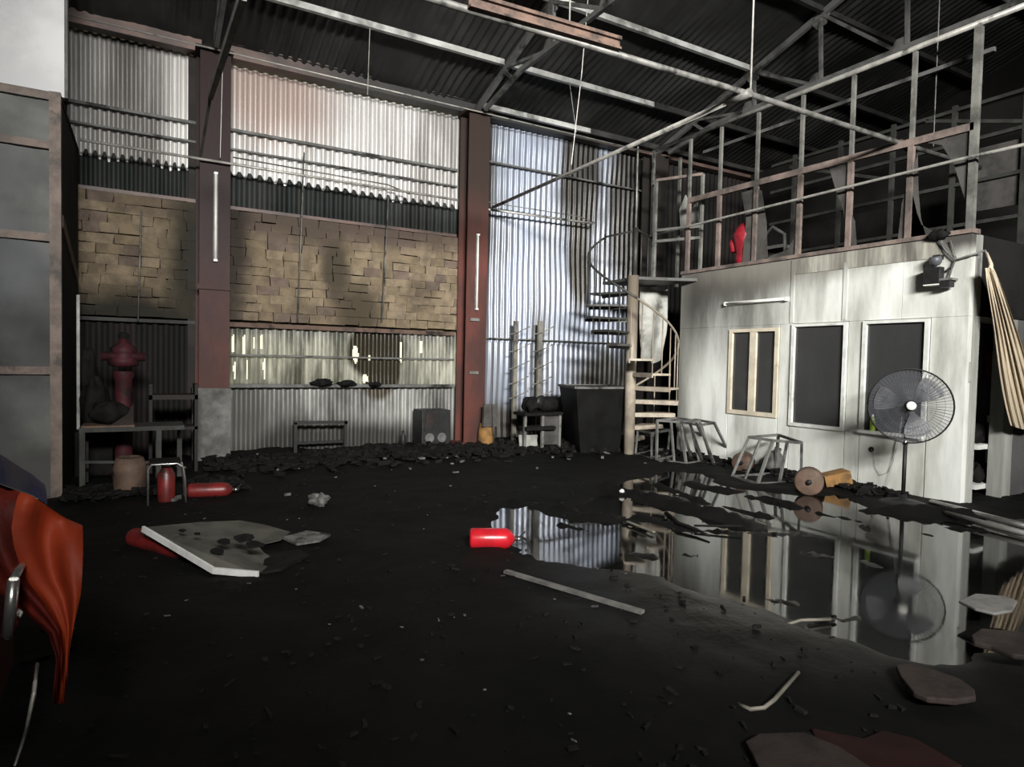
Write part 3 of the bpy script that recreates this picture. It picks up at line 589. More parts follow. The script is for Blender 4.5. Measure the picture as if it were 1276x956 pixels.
solo('hanging_wire', MB().tube([V((ony(710, 98, 9.42).x, 9.42, rz(9.42)-.15)), ony(718, 165, 9.3)], .005, 5), M['pipe'], 'short thin slanted wire beside the long hanging wire', 'wire')
solo('hanging_wire', MB().tube([V((ony(461, 33, 9.42).x, 9.42, rz(9.42)-.15)), ony(458, 118, 9.42)], .006, 5), M['pipe'], 'thin wire hanging from the pale purlin in the middle bay', 'wire')
solo('hanging_wire', MB().tube([ony(1171, -5, 4.6), ony(1163, 183, 4.6)], .007, 5), M['pipe_grey'], 'dark wire hanging in front of the upper frame', 'wire')
solo('hanging_wire', MB().tube([(0.95, 10.35, 4.45), (.98, 10.35, 5.97)], .006, 5), M['pipe'], 'thin wire down the front of the left column', 'wire')
for (pts, r, m, lab) in (([(-.75, 10.36, 4.40), (4.75, 10.36, 4.38)], .020, 'pipe', 'thin pale conduit across the left column and middle bay, lower of two'),
                         ([(1.15, 10.6, 4.56), (3.55, 10.6, 4.52), (3.95, 10.6, 4.42)], .012, 'pipe_grey', 'thin grey conduit just above the pale one, middle bay'),
                         ([(5.4, 10.6, 4.36), (7.85, 10.6, 4.40)], .022, 'pipe', 'pale conduit stub on the right bay sheets'),
                         ([(5.4, 10.62, 4.50), (7.5, 10.62, 4.50), (7.9, 10.62, 4.42)], .010, 'pipe_grey', 'thin grey conduit above the pale conduit stub'),
                         ([(-.9, 10.34, 5.98), (4.8, 10.34, 5.97), (9.2, 10.5, 6.02)], .012, 'pipe', 'thin pale conduit along the top of the back wall')):
    solo('conduit', MB().tube(pts, r, 6), M[m], lab, 'conduit')
for px, ya, yb, lab in ((379, 190, 402, 'thin upright rod in front of the bricks, left one'), (484, 245, 400, 'thin upright rod in front of the bricks, right one')):
    a, b = ony(px, ya, 10.68), ony(px-8, yb, 10.68); solo('upright_rod', MB().tube([a, b], .012, 6), M['pipe_grey'], lab, 'rod')
a = ony(175, 260, 10.7); solo('upright_rod', MB().tube([ony(176, 262, 10.7), ony(172, 400, 10.7)], .012, 6), M['pipe_grey'], 'thin upright rod in front of the far left bricks', 'rod')
p = ony(743, 200, 10.6); solo('riser_pipe', MB().tube([ony(795, 178, 10.5), ony(792, 300, 10.5)], .02, 6).tube([ony(795, 178, 10.5), ony(812, 184, 10.5)], .02, 6), M['pipe'], 'pale upright pipe at the right end of the back wall sheets', 'pipe')
for (x, za, zb, lab) in ((.90, 2.96, 4.25, 'white lamp tube upright on the left column'), (5.17, 2.50, 3.85, 'white lamp tube upright on the middle column')):
    t = thing('tube_lamp', lab, 'lamp', (x, 10.41, za), 'tube lamps')
    part('batten', MB().box((x-.03, 10.42, za), (x+.03, 10.44, zb)), M['strip'], t)
    part('tube', MB().tube([(x, 10.40, za+.02), (x, 10.40, zb-.02)], .018, 10), M['tube'], t)
    for z in (za, zb-.03): part('lamp_holder', MB().box((x-.025, 10.38, z), (x+.025, 10.42, z+.03)), M['tube'], t)
t = thing('tube_lamp', 'white lamp tube lying level on the office wall above the cream window', 'lamp', (WX-.05, 6.95, 2.6), 'tube lamps')
part('batten', MB().box((WX-.02, 6.36, 2.58), (WX, 7.55, 2.64)), M['tube'], t)
part('tube', MB().tube([(WX-.05, 6.38, 2.61), (WX-.05, 7.53, 2.61)], .018, 10), M['tube'], t)
for y in (6.36, 7.52): part('lamp_holder', MB().box((WX-.07, y, 2.58), (WX-.02, y+.03, 2.64)), M['tube'], t)

# ================================================================ SPIRAL STAIR
sc = V((7.36, 8.74, 0)); rt = V((.87, -.49, 0)).normalized(); bk = V((.49, .87, 0)).normalized()
def pol(deg, r, z): a = math.radians(deg); return sc+rt*math.cos(a)*r+bk*math.sin(a)*r+V((0, 0, z))
st = thing('spiral_stair', 'beige steel spiral stair with thick centre pole, blackened near its top', 'stair', tuple(sc))
part('centre_pole', MB().tube([sc+V((0, 0, 0)), sc+V((0, 0, 3.12))], .095, 18), M['stair'], st)
part('newel', MB().tube([sc+V((.03, 0, 3.1)), sc+V((.03, 0, 3.95))], .04, 10), M['stair_dark'], st)
RAD = .82
def ang(k): return -(k-3.7)*27
for k in range(1, 13):
    z = .235*k; a = ang(k); m = M['stair'] if k < 8 else M['stair_dark']
    P = [pol(a+14, .08, z), pol(a+15, RAD*.5, z), pol(a+13.5, RAD, z), pol(a, RAD*1.01, z), pol(a-13.5, RAD, z), pol(a-15, RAD*.5, z), pol(a-14, .08, z)]
    o = part('tread', MB().prism(P, .035, (0, 0, 1)), m, st)
    part('tread_nosing', MB().bar(pol(a-14, .08, z-.012), pol(a-13.5, RAD, z-.012), .02, .05), m, o)
    part('baluster', MB().tube([pol(a, RAD-.03, z), pol(a, RAD-.03, z+.92)], .011, 6), m, st)
    if k in (4, 5, 6, 7, 8, 9, 10): part('baluster', MB().tube([pol(a-13, RAD-.03, z), pol(a-13, RAD-.03, z+1.02)], .009, 6), m, st)
rail = [pol(ang(k/4), RAD-.03, .235*k/4+.95) for k in range(16, 50)]
part('hand_rail', MB().tube([pol(ang(k/4), RAD-.03, .235*k/4+.95) for k in range(2, 30)], .02, 8), M['stair'], st)
part('hand_rail', MB().tube([pol(ang(k/4), RAD-.03, .235*k/4+.95) for k in range(29, 51)], .02, 8), M['stair_dark'], st, 'blackened upper hand rail')
land = [pol(118, .05, 3.05), pol(118, .9, 3.05), pol(80, .95, 3.05), V((8.36, 9.35, 3.05)), V((8.36, 8.62, 3.05)), V((8.33, 8.2, 3.05)), pol(0, .6, 3.05), pol(-40, .1, 3.05)]
part('landing', MB().prism(land, .05, (0, 0, 1)), M['stair_dark'], st)
lr = [pol(118, .88, 4.0), pol(118, .1, 4.0)]
part('landing_rail', MB().tube([pol(ang(12.5), RAD-.03, 3.90), pol(118, .85, 3.92), sc+V((.03, 0, 3.90))], .018, 8), M['stair_dark'], st)
part('landing_rail', MB().tube([sc+V((.03, 0, 3.93)), V((8.3, 9.3, 3.93))], .018, 8), M['stair_dark'], st)
for q in (.35, .7): p = sc.lerp(V((8.3, 9.3, 0)), q); part('baluster', MB().tube([V((p.x, p.y, 3.1)), V((p.x, p.y, 3.93))], .012, 6), M['stair_dark'], st)
part('newel', MB().tube([pol(118, .85, 3.05), pol(118, .85, 3.97)], .022, 8), M['stair_dark'], st)
# burnt sheet hanging under the landing
P = []; c0 = ony(800, 362, 9.3)
for j in range(13):
    v_ = j/12; row = []
    z = 3.0-1.35*v_
    wl, wr = 797+7*v_*v_, 832-3*v_-14*max(0, v_-.55)
    for i in range(13):
        u = i/12; px = wl+(wr-wl)*u; q = ony(px, 400, 9.25); row.append((q.x, 9.25+.05*math.sin(u*9+v_*2), z+.04*math.sin(u*7)))
    P.append(row)
solo('burnt_sheet', MB().grid(P), M['bagwhite'], 'scorched whitish sheet hanging under the stair landing behind the pole', 'sheet')

# ================================================================ LEFT: CABIN
cx1, cy0 = -.77, 8.40; cabH = 4.27
cab = thing('site_cabin', 'tall grey panelled cabin with rusty frame at the left edge', 'cabin', (-2.4, 9.6, 0))
def cz(py_): return ony(60, py_, cy0).z
rails = [0.0, cz(462), cz(296), cz(181), cabH]
for a, b in zip(rails[:-1], rails[1:]):
    for xa, xb in ((-2.4, cx1-.08), (-4.0, -2.44)):
        P = []
        for j in range(9):
            P.append([(xa+(xb-xa)*i/12, cy0+.03+.02*math.sin(i*1.1+j*.7+a)*math.sin(j*.9), a+(b-a)*j/8) for i in range(13)])
        part('panel', MB().grid(P), M['cab'], cab)
for z in rails: part('rail', MB().box((-4.0, cy0-.02, z-.04), (cx1-.005, cy0+.03, z+.04), .003), M['cab_frame'], cab)
part('corner_post', MB().box((cx1-.10, cy0-.03, 0), (cx1, cy0+.06, cabH+.05), .004), M['cab_frame'], cab)
part('post', MB().box((-2.45, cy0-.025, 0), (-2.38, cy0+.05, cabH)), M['cab_frame'], cab)
part('side_panel', MB().box((cx1-.03, cy0+.07, 0), (cx1-.01, 10.55, cabH)), M['soot_wall'], cab, 'soot-black side of the cabin')
part('roof', MB().box((-4.0, cy0, cabH), (cx1, 10.55, cabH+.05)), M['soot_wall'], cab)
part('diagonal_brace', MB().bar((cx1, cy0+.1, 3.0), (cx1, 10.3, 2.55), .02, .14), M['rust'], cab)
part('rear_post', MB().bar((cx1+.0, 10.3, 0), (cx1+.0, 10.3, 2.35), .05), M['purlin'], cab)
wu = solo('wall_white_box', MB().box((-4.0, cy0+.12, cabH+.053), (-2.35, cy0+.2, 6.9)), M['white'], kind='structure')
for xa, xb in ((-2.345, -1.36), (-1.355, cx1+.02)): part('white_panel', MB().box((xa, cy0+.12, cabH+.053), (xb, cy0+.2, 6.9)), M['white'], wu)
part('edge_trim', MB().box((cx1+.022, cy0+.12, cabH+.053), (cx1+.05, cy0+.24, 6.9)), M['truss'], wu)

# ---- bench and clutter at the left
bx0, bx1 = fl(104, 612), fl(197, 600)
t = thing('work_bench', 'grey steel work bench before the far left bricks', 'bench', (-.2, 8.95, 0))
zt = ony(150, 532, 8.75).z
part('bench_top', MB().box((-.64, 8.7, zt-.05), (.42, 9.25, zt)), M['dim_steel'], t)
for x, y in ((-.61, 8.73), (.15, 8.73), (-.61, 9.22), (.15, 9.22), (.39, 9.22)): part('leg', MB().bar((x, y, 0), (x, y, zt-.05), .055), M['dim_steel'], t)
part('stretcher', MB().bar((-.61, 8.73, .35), (.15, 8.73, .30), .03), M['dim_steel'], t)
t = thing('carton_tray', 'dusty pink open tray with one raised side on the work bench', 'tray', (-.35, 8.9, zt))
part('base', MB().box((-.62, 8.72, zt), (-.10, 9.1, zt+.02)), M['brown'], t); part('side', MB().prism([(-.35, 8.72, zt+.02), (-.11, 8.72, zt+.02), (-.11, 8.72, zt+.28), (-.17, 8.72, zt+.15)], .015, (0, 1, 0)), M['slab'], t)
solo('charred_bag', blob(MB(), (-.36, 8.92, zt+.15), (.2, .14, .13), 3), M['char'], 'black charred bag lying in the pink tray', 'bag')
solo('charred_machine', blob(blob(MB(), (-.55, 9.75, .9), (.16, .16, .35), 5), (-.62, 9.85, 1.35), (.09, .09, .3), 8).box((-.75, 9.6, 0), (-.35, 9.95, .6)), M['char'], 'tall black charred machine behind the bench beside the cabin', 'machine')
p = ony(154, 520, 9.6)
t = thing('red_pump', 'dull pink-red upright pump standing behind the bench', 'pump', (p.x, 9.6, 0))
part('body', MB().lathe([(.001, 0), (.16, 0), (.16, .06), (.10, .08), (.10, 1.25), (.12, 1.3), (.12, 1.36)], (p.x, 9.6, 0), n=16), M['pink'], t)
part('head', MB().lathe([(.12, 0), (.17, .02), (.17, .10), (.13, .14), (.15, .18), (.15, .24), (.07, .30), (.05, .36), (.001, .37)], (p.x, 9.6, 1.42), n=16), M['pink'], t)
part('outlet', MB().tube([(p.x-.24, 9.55, 1.55), (p.x+.24, 9.55, 1.55)], .055, 12), M['pink'], t)
part('cap', MB().lathe([(.06, 0), (.06, .05), (.03, .08), (.001, .085)], (p.x, 9.6, 1.78), n=12), M['char'], t)
solo('wall_ledge_shelf', MB().box((.05, 9.5, 1.0), (.62, 9.9, 1.06)).box((.05, 9.5, .6), (.62, 9.9, .64)).box((.05, 9.5, 0), (.09, 9.9, 1.2)).box((.58, 9.5, 0), (.62, 9.9, 1.2)), M['column_dark'], 'dark shelf rack between bench and left column', 'shelf')
# stool
p = fl(205, 632); zh = .47
t = thing('tube_stool', 'bent chrome tube stool before the work bench', 'stool', (p.x, p.y, 0))
x0, x1, y0 = p.x-.15, p.x+.17, p.y
for yy, nm in ((y0, 'front_loop'), (y0+.28, 'rear_loop')):
    part(nm, MB().tube([(x0, yy, 0), (x0+.0, yy, .40), (x0+.03, yy, .45), (x1-.05, yy, .45), (x1, yy, .41), (x1+.02, yy, .25), (x1+.03, yy, 0)], .013, 8), M['chrome'], t)
part('seat', MB().box((x0+.01, y0-.01, .455), (x1-.02, y0+.3, .475)), M['char'], t)
solo('red_canister', MB().lathe([(.001, 0), (.08, 0), (.085, .03), (.085, .30), (.05, .36), (.03, .38), (.001, .38)], (p.x+.02, p.y+.15, .02), n=16), M['red_dull'], 'dull red canister standing under the chrome stool', 'canister')
p = fl(160, 610); solo('scorched_pot', MB().lathe([(.001, 0), (.13, 0), (.16, .1), (.17, .3), (.14, .42), (.11, .44), (.11, .40), (.001, .40)], (p.x+.02, 8.35, 0.0), n=18), M['brown'], 'rusty brown pot beneath the front edge of the bench', 'pot')
solo('bent_rod', MB().tube([fl(86, 612, .08), fl(100, 612, .10), fl(115, 618, .06)], .015, 6), M['chrome'], 'short bright bent rod on the rubble by the cabin corner', 'rod')
# extinguishers
def extinguisher(a, b, r, m, label, valve=True, z=None):
    a, b = V(a), V(b); d = (b-a).normalized(); L_ = (b-a).length
    t = thing('fire_extinguisher', label, 'extinguisher', (a.x, a.y, a.z-r), 'fire extinguishers lying on the floor')
    part('cylinder', MB().lathe([(.001, 0), (r*.7, 0), (r*.95, L_*.02), (r, L_*.06), (r, L_*.80), (r*.85, L_*.89), (r*.5, L_*.96), (r*.3, L_), (.001, L_)], a, d, 24), m, t)
    if valve:
        e = a+d*L_; part('valve', MB().lathe([(.02, -.01), (.022, .05), (.015, .07), (.001, .07)], e, d, 10), M['black'], t)
        part('lever', MB().bar(e+d*.03, e+d*.09+V((0, 0, .06)), .018, .01), M['black'], t)
        part('gauge', MB().lathe([(.001, 0), (.018, 0), (.018, .02), (.001, .02)], e+d*.03+V((0, -.01, 0)), (0, -1, 0), 10), M['chrome'], t)
    return t
ra = .09
A, B = fl(585, 672, ra), fl(641, 672, ra); 
extinguisher((A.x, A.y, .095), (B.x, B.y, .095), .088, M['red'], 'bright red fire extinguisher lying at the puddle edge')
part('hose', MB().tube([(B.x+.05, B.y-.02, .11), (B.x+.10, B.y-.07, .08), (B.x+.09, B.y-.12, .03), (B.x+.04, B.y-.12, .02)], .011, 8), M['black'], bpy.data.objects['fire_extinguisher'])
A, B = fl(234, 612, .09), fl(290, 610, .09); extinguisher((A.x, A.y, .09), (B.x, B.y, .09), .082, M['red_dull'], 'dull red fire extinguisher lying beside the chrome stool')
A, B = fl(166, 670, .08), fl(235, 688, .08); extinguisher((A.x, A.y, .085), (B.x, B.y, .085), .08, M['red_dull'], 'red fire extinguisher half hidden under the scorched board', valve=False)
# scorched board: tilted, with burnt holes
Z1, Z2 = .24, .05
bp = [fl(178, 659, Z1), fl(266, 711, Z2), fl(322, 716, Z2), fl(345, 700, .03), fl(330, 690, .05), fl(322, 681, .07), fl(350, 674, .07), fl(362, 664, .05), fl(330, 655, .08), fl(300, 650, .12), fl(250, 652, .18)]
t = thing('scorched_board', 'torn grey white-edged board propped on a red extinguisher', 'board', tuple(V((bp[1].x, bp[1].y, 0))))
n_ = (bp[0]-bp[1]).cross(bp[2]-bp[1]).normalized(); n_ = n_ if n_.z > 0 else -n_
part('sheet', MB().prism([p+n_*.004 for p in bp], .012, n_), M['board'], t)
part('foam_edge', MB().bar(bp[0], bp[1], .02, .045).bar(bp[1], bp[2], .02, .045), M['edge'], t, 'clean white edge of the board')
def onb(px, py_):   # on the tilted board
    r = V(ray(px, py_)); o = V((0, 0, CAMH)); k = (bp[1]-o).dot(n_)/r.dot(n_); return o+r*k
for cx_, cy_, r_ in ((228, 663, 5), (247, 667, 5), (281, 677, 9), (272, 688, 9), (305, 672, 14), (318, 680, 12)):
    P = [onb(cx_+r_*math.cos(a)*R_.uniform(.7, 1.2), cy_+r_*.45*math.sin(a)*R_.uniform(.7, 1.2))+n_*.0162 for a in [k*math.pi/4.5 for k in range(9)]]
    part('burnt_hole', MB().prism(P, .003, n_), M['char'], t, 'black burnt hole')
def crumple(name, px, py_, r, m, label, cat, seed, h=.6):
    p = fl(px, py_); g = gz(p.x, p.y)
    return solo(name, blob(MB(), (p.x, p.y, max(g, 0)+r*h*.7), (r, r*.8, r*h), seed, 7, amp=.4), m, label, cat)
crumple('crumpled_paper', 397, 634, .11, M['ash'], 'small crumpled grey paper on the black floor behind the board', 'paper', 3, .6)
pts = [fl(352, 672, .05), fl(382, 664, .06), fl(412, 668, .05), fl(398, 676, .04), fl(370, 680, .04)]
solo('torn_board_piece', MB().prism(pts, .02, (0, 0, 1)), M['ash'], 'small torn pale piece lying right of the scorched board', 'board')
pts = [fl(325, 694, .03), fl(372, 688, .04), fl(385, 694, .03), fl(350, 712, .03), fl(325, 716, .03)]
solo('torn_board_piece', MB().prism(pts, .02, (0, 0, 1)), M['char'], 'charred piece fallen off the near end of the board', 'board')
solo('grey_batten', MB().bar(fl(630, 712, .05), fl(801, 763, .05), .045, .02), M['strip'], 'long thin grey batten lying on the floor before the puddle', 'batten')
crumple('white_scrap', 775, 617, .035, M['edge'], 'tiny bright white scrap on the mound before the stair', 'scrap', 5)
# foreground left: tarp over a machine
t = thing('orange_tarpaulin', 'orange tarpaulin with navy hem draped at the left edge', 'tarpaulin', (-.35, 2.6, 0))
TY = 2.55
edge = [(-45, 640, 575), (0, 604, 590), (45, 625, 612), (75, 640, 640)]
outl = [(103, 655), (104, 690), (101, 740), (92, 780), (86, 815), (84, 845), (81, 876)]
inl = [(-60, 610), (-60, 690), (20, 755), (60, 790), (70, 820), (67, 850), (66, 878)]
P = []
NR, NC = 26, 22
top_line = [(-70, 575), (0, 604), (40, 618), (80, 645), (103, 655)]
def lerp_path(pth, u):
    k = u*(len(pth)-1); i = min(int(k), len(pth)-2); f_ = k-i; return (pth[i][0]*(1-f_)+pth[i+1][0]*f_, pth[i][1]*(1-f_)+pth[i+1][1]*f_)
for j in range(NR+1):
    v_ = j/NR; row = []
    L_ = lerp_path(inl, v_); Rr = lerp_path(outl, v_)
    for i in range(NC+1):
        u = i/NC
        tp = lerp_path(top_line, u); q = (L_[0]*(1-u)+Rr[0]*u, L_[1]*(1-u)+Rr[1]*u)
        wgt = max(0, 1-v_*4); px, py_ = q[0]*(1-wgt)+tp[0]*wgt, q[1]*(1-wgt)+tp[1]*wgt
        dep = TY+.045*math.sin(u*9+v_*4+math.sin(v_*7))*(1-.6*v_)+.014*math.sin(u*23-v_*9)-.10*math.sin(v_*3.1)
        row.append(tuple(ony(px, py_, dep)))
    P.append(row)
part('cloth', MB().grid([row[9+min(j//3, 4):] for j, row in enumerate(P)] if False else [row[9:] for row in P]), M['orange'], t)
part('shaded_cloth', MB().grid([row[:10] for row in P]), M['orange_dark'], t, 'inner cloth with its shade painted dark red')  # same tarp cloth, its shading painted by a darker material
P = []
for j in range(9):
    v_ = j/8; row = []
    for i in range(NC+1):
        u = i/NC*.62; tp = lerp_path(top_line, u); dep = TY+.05*math.sin(u*17)+.25*v_
        tt = ony(tp[0], tp[1], TY+.05*math.sin(u*17)); row.append((tt.x-.04*v_, tt.y+.30*v_, tt.z+.085*math.sin(v_*2.4)*(1-u*1.2)+.004))
    P.append(row)
part('navy_hem', MB().grid(P), M['navy'], t, 'navy top band of the tarpaulin')
mx = ony(30, 760, 2.75)
t = thing('covered_machine', 'dark machine under the orange tarpaulin with a bright chrome rail', 'machine', (-.75, 2.95, 0))
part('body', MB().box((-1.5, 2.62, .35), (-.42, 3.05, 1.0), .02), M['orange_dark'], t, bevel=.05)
part('body_base', MB().box((-1.45, 2.7, 0), (-.5, 3.05, .35)), M['black'], t, bevel=.03)
a = ony(17, 722, 2.35); b = ony(10, 792, 2.35)
part('chrome_rail', MB().tube([a, b], .016, 10).tube([a, a+V((0, .4, 0))], .012, 8).tube([b, b+V((0, .4, 0))], .012, 8), M['chrome'], t, 'bright chrome rail')
solo('floor_cable', MB().tube([ony(46, 828, 2.45), ony(42, 865, 2.2), fl(33, 910, .25), fl(18, 956, .02), fl(0, 1000, .02)], .006, 6), M['pipe'], 'thin pale cable hanging below the orange tarpaulin', 'cable')

# ================================================================ BACK WALL ITEMS
t = thing('low_rack', 'low black rectangular tube rack against the middle bay sheets', 'rack', (2.5, 10.6, 0))
for xa in (2.08, 2.88): part('leg', MB().bar((xa, 10.55, 0), (xa, 10.55, .55), .05), M['black'], t)
part('cross_bar', MB().bar((2.05, 10.55, .55), (2.91, 10.55, .53), .05), M['black'], t); part('cross_bar', MB().bar((2.08, 10.7, .2), (2.88, 10.7, .2), .04), M['black'], t)
p = fl(498, 562, 0); solo('dark_bottle', MB().lathe([(.001, 0), (.05, 0), (.05, .22), (.025, .28), (.022, .34), (.001, .34)], (3.84, 10.45, .03), n=14), M['black'], 'small dark bottle standing left of the speaker cabinet', 'bottle')
t = thing('speaker_cabinet', 'charred speaker cabinet with two round cones beside the middle column', 'speaker', (4.38, 10.5, .05))
part('cabinet', MB().box((4.13, 10.32, .05), (4.66, 10.75, .72)), M['black'], t, bevel=.015)
part('front_panel', MB().prism([(4.18, 10.32, .36), (4.44, 10.32, .66), (4.20, 10.32, .67)], -.012, (0, 1, 0)), M['slab'], t, 'scorched brown corner of the front')
for x in (4.27, 4.50):
    o = part('cone', MB().lathe([(.085, 0), (.085, .02), (.07, .025), (.03, .0), (.001, .005)], (x, 10.32, .24), (0, -1, 0), 20), M['truss'], t)
p = ony(605, 560, 10.3)
t = thing('burnt_canister', 'orange-brown scorched canister under a dark grey board beside the middle column', 'canister', (p.x, 10.3, .02))
part('body', MB().lathe([(.001, 0), (.12, 0), (.15, .1), (.14, .3), (.11, .45), (.001, .47)], (p.x, 10.3, .02), n=18), M['box'], t)
part('hanging_board', MB().box((p.x-.13, 10.14, .42), (p.x+.16, 10.2, .82), .01), M['cloth_grey'], t)
part('cord', MB().tube([(p.x+.02, 10.12, 1.9), (p.x+.02, 10.12, .8), (p.x+.03, 10.1, .4), (p.x+.09, 10.1, .08)], .007, 5), M['black'], t)
for px, lab in ((643, 'tan hook rack post with slanted arms, left of two'), (673, 'tan hook rack post with slanted arms, right of two')):
    a = ony(px, 400, 10.55); t = thing('hook_rack', lab, 'hook rack', (a.x, 10.55, 0), 'hook racks on the right bay sheets')
    part('post', MB().bar((a.x, 10.55, 0), (a.x, 10.55, a.z), .085, .05), M['hook'], t)
    for k, y_ in enumerate((412, 434, 455, 474, 492)):
        z = ony(px, y_+3, 10.5).z; part('arm', MB().tube([(a.x, 10.50, z), (a.x+.22, 10.40, z+.13)], .011, 6).tube([(a.x-.16, 10.50, z-.03), (a.x, 10.50, z)], .011, 6), M['hook'], t)
t = thing('burnt_engine', 'burnt engine on a pale stand before the hook racks', 'engine', (6.15, 9.75, 0))
p0 = ony(672, 505, 9.75)
part('block', blob(MB(), (p0.x-.18, 9.75, p0.z+.02), (.16, .16, .13), 2, 10, amp=.25), M['char'], t)
part('block', MB().lathe([(.001, 0), (.12, 0), (.14, .05), (.13, .3), (.06, .33), (.001, .33)], (p0.x+.02, 9.75, p0.z+.02), (1, 0, 0), 14), M['char'], t)
part('flywheel', MB().lathe([(.001, 0), (.12, 0), (.12, .05), (.001, .05)], (p0.x-.02, 9.7, p0.z+.06), (.3, -1, 0), 16), M['black'], t)
part('stand_top', MB().box((p0.x-.42, 9.55, p0.z-.17), (p0.x+.38, 9.95, p0.z-.12)), M['char'], t)
for dx in (-.38, -.02, .34): part('leg', MB().bar((p0.x+dx, 9.6, 0), (p0.x+dx, 9.6, p0.z-.17), .045), M['strip'], t)
part('panel', MB().box((p0.x+.02, 9.62, .12), (p0.x+.40, 9.66, p0.z-.18), .01), M['cloth_grey'], t)
part('panel', MB().box((p0.x-.42, 9.7, .10), (p0.x-.05, 9.74, .30), .02), M['bagwhite'], t)
part('shelf', MB().box((p0.x-.4, 9.5, .40), (p0.x+.2, 9.8, .46)), M['char'], t)
# big dark bin
t = thing('waste_bin', 'large open-topped black bin left of the stair pole', 'bin', (6.9, 9.3, 0))
zt = ony(745, 483, 9.0).z
b0 = [(6.55, 9.05), (7.35, 8.98), (7.65, 9.75), (6.85, 9.85)]; b1 = [(6.36, 8.95), (7.42, 8.86), (7.75, 9.85), (6.7, 9.98)]
lo_ = [V((x, y, .02)) for x, y in b0]; hi = [V((x, y, zt)) for x, y in b1]
mb = MB().add(lo_+hi+[h*.0+V((h.x+(7.05-h.x)*.06, h.y+(9.4-h.y)*.06, zt)) for h in hi]+[V((l.x+(7.1-l.x)*.06, l.y+(9.4-l.y)*.06, .08)) for l in lo_],
    [(0, 1, 5, 4), (1, 2, 6, 5), (2, 3, 7, 6), (3, 0, 4, 7), (0, 3, 2, 1), (4, 5, 9, 8), (5, 6, 10, 9), (6, 7, 11, 10), (7, 4, 8, 11), (8, 9, 13, 12), (9, 10, 14, 13), (10, 11, 15, 14), (11, 8, 12, 15), (12, 13, 14, 15)])
part('tub', mb, M['steelbin'], t)
for a, b in zip(hi, hi[1:]+hi[:1]): part('rim', MB().bar(a, b, .05, .04), M['truss'], t)
# frames
def fr(name, low, top, h, m, label, extra=()):
    lo_ = [fl(px, py_, .03) for px, py_ in low]; tp = [fl(px, py_, h) for px, py_ in top]
    c = sum(lo_, V((0, 0, 0)))/len(lo_); t = thing(name, label, 'frame', (c.x, c.y, .02), 'welded steel frames before the office wall')
    n = len(lo_)
    for i in range(n):
        part('bottom_bar', MB().bar(lo_[i], lo_[(i+1) % n], .035), m, t); part('top_bar', MB().bar(tp[i], tp[(i+1) % n], .035), m, t); part('upright', MB().bar(lo_[i], tp[i], .035), m, t)
    for (a, b, u, v_) in extra: part('brace', MB().bar(lo_[a].lerp(lo_[b], u), tp[a].lerp(tp[b], u), .03), m, t)
    return t
fr('welded_frame', [(912, 594), (944, 603), (998, 601), (966, 590)], [(933, 545), (963, 549), (999, 552), (970, 542)], .60, M['cage'], 'grey slant-sided welded frame below the cream window', [(0, 1, .5, 0), (1, 2, .5, 0)])
fr('welded_frame', [(818, 573), (855, 578), (886, 573), (850, 566)], [(819, 524), (848, 526), (872, 525), (843, 521)], .68, M['cage'], 'grey box-like welded frame beside the foot of the stair', [(0, 1, .6, 0), (1, 2, .5, 0)])
fr('welded_frame', [(862, 572), (890, 579), (912, 572), (884, 565)], [(848, 526), (872, 530), (890, 527), (866, 523)], .68, M['cage'], 'grey leaning welded frame between stair and cream window', [(0, 1, .5, 0)])
fr('welded_frame', [(792, 566), (812, 572), (832, 566), (812, 562)], [(795, 536), (812, 540), (835, 536), (815, 532)], .42, M['truss'], 'low dark welded frame just behind the stair pole foot')
# drums and box
def drum(px, py_, r, l_, ax, m, label, z=None):
    p = fl(px, py_, r); t = thing('drum', label, 'drum', (p.x, p.y, 0)); d = V(ax).normalized(); z = r+.0
    part('shell', MB().lathe([(.001, 0), (r*.9, 0), (r, .01), (r, l_-.01), (r*.9, l_), (r*.88, l_-.015), (.001, l_-.015)], (p.x, p.y, z), d, 22), m, t)
    part('cap', MB().lathe([(.001, .0), (r*.2, 0), (r*.2, .03), (.001, .03)], (p.x, p.y, z), -d, 10), M['black'], t)
drum(924, 577, .15, .25, (.9, .5, 0), M['brown'], 'small round brown drum behind the slant-sided frame')
drum(1008, 601, .17, .2, (.8, .55, 0), M['brown'], 'brown drum lying between frame and cardboard box')
p = fl(968, 590, 0)
t = thing('grey_jar', 'grey tilted jar with a narrow neck inside the slant-sided frame', 'jar', (p.x, p.y, 0))
part('body', MB().lathe([(.001, 0), (.12, 0), (.14, .05), (.14, .2), (.08, .28), (.05, .3), (.05, .36), (.001, .36)], (p.x-.12, p.y+.02, .05), (.35, -.1, 1), 18), M['truss'], t)
p = fl(1040, 608, 0)
bm_ = MB(); cc = V((p.x, p.y, .11)); ex = V((.8, -.5, .25)).normalized()*.17; ey = V((.5, .8, 0)).normalized()*.12; ez = ex.cross(ey).normalized()*.10
vs8 = [cc+ex*a+ey*b+ez*c_ for c_ in (-1, 1) for b in (-1, 1) for a in (-1, 1)]
bm_.add(vs8, [(0, 2, 3, 1), (4, 5, 7, 6), (0, 1, 5, 4), (2, 6, 7, 3), (0, 4, 6, 2), (1, 3, 7, 5)])
t = solo('cardboard_box', bm_, M['box'], 'small scorched orange-brown cardboard box tilted at the white wall foot', 'box')
part('flap', MB().prism([vs8[4], vs8[6], vs8[6]+V((-.12, .02, .04)), vs8[4]+V((-.12, .02, .03))], .006, (0, 0, 1)), M['box'], t)
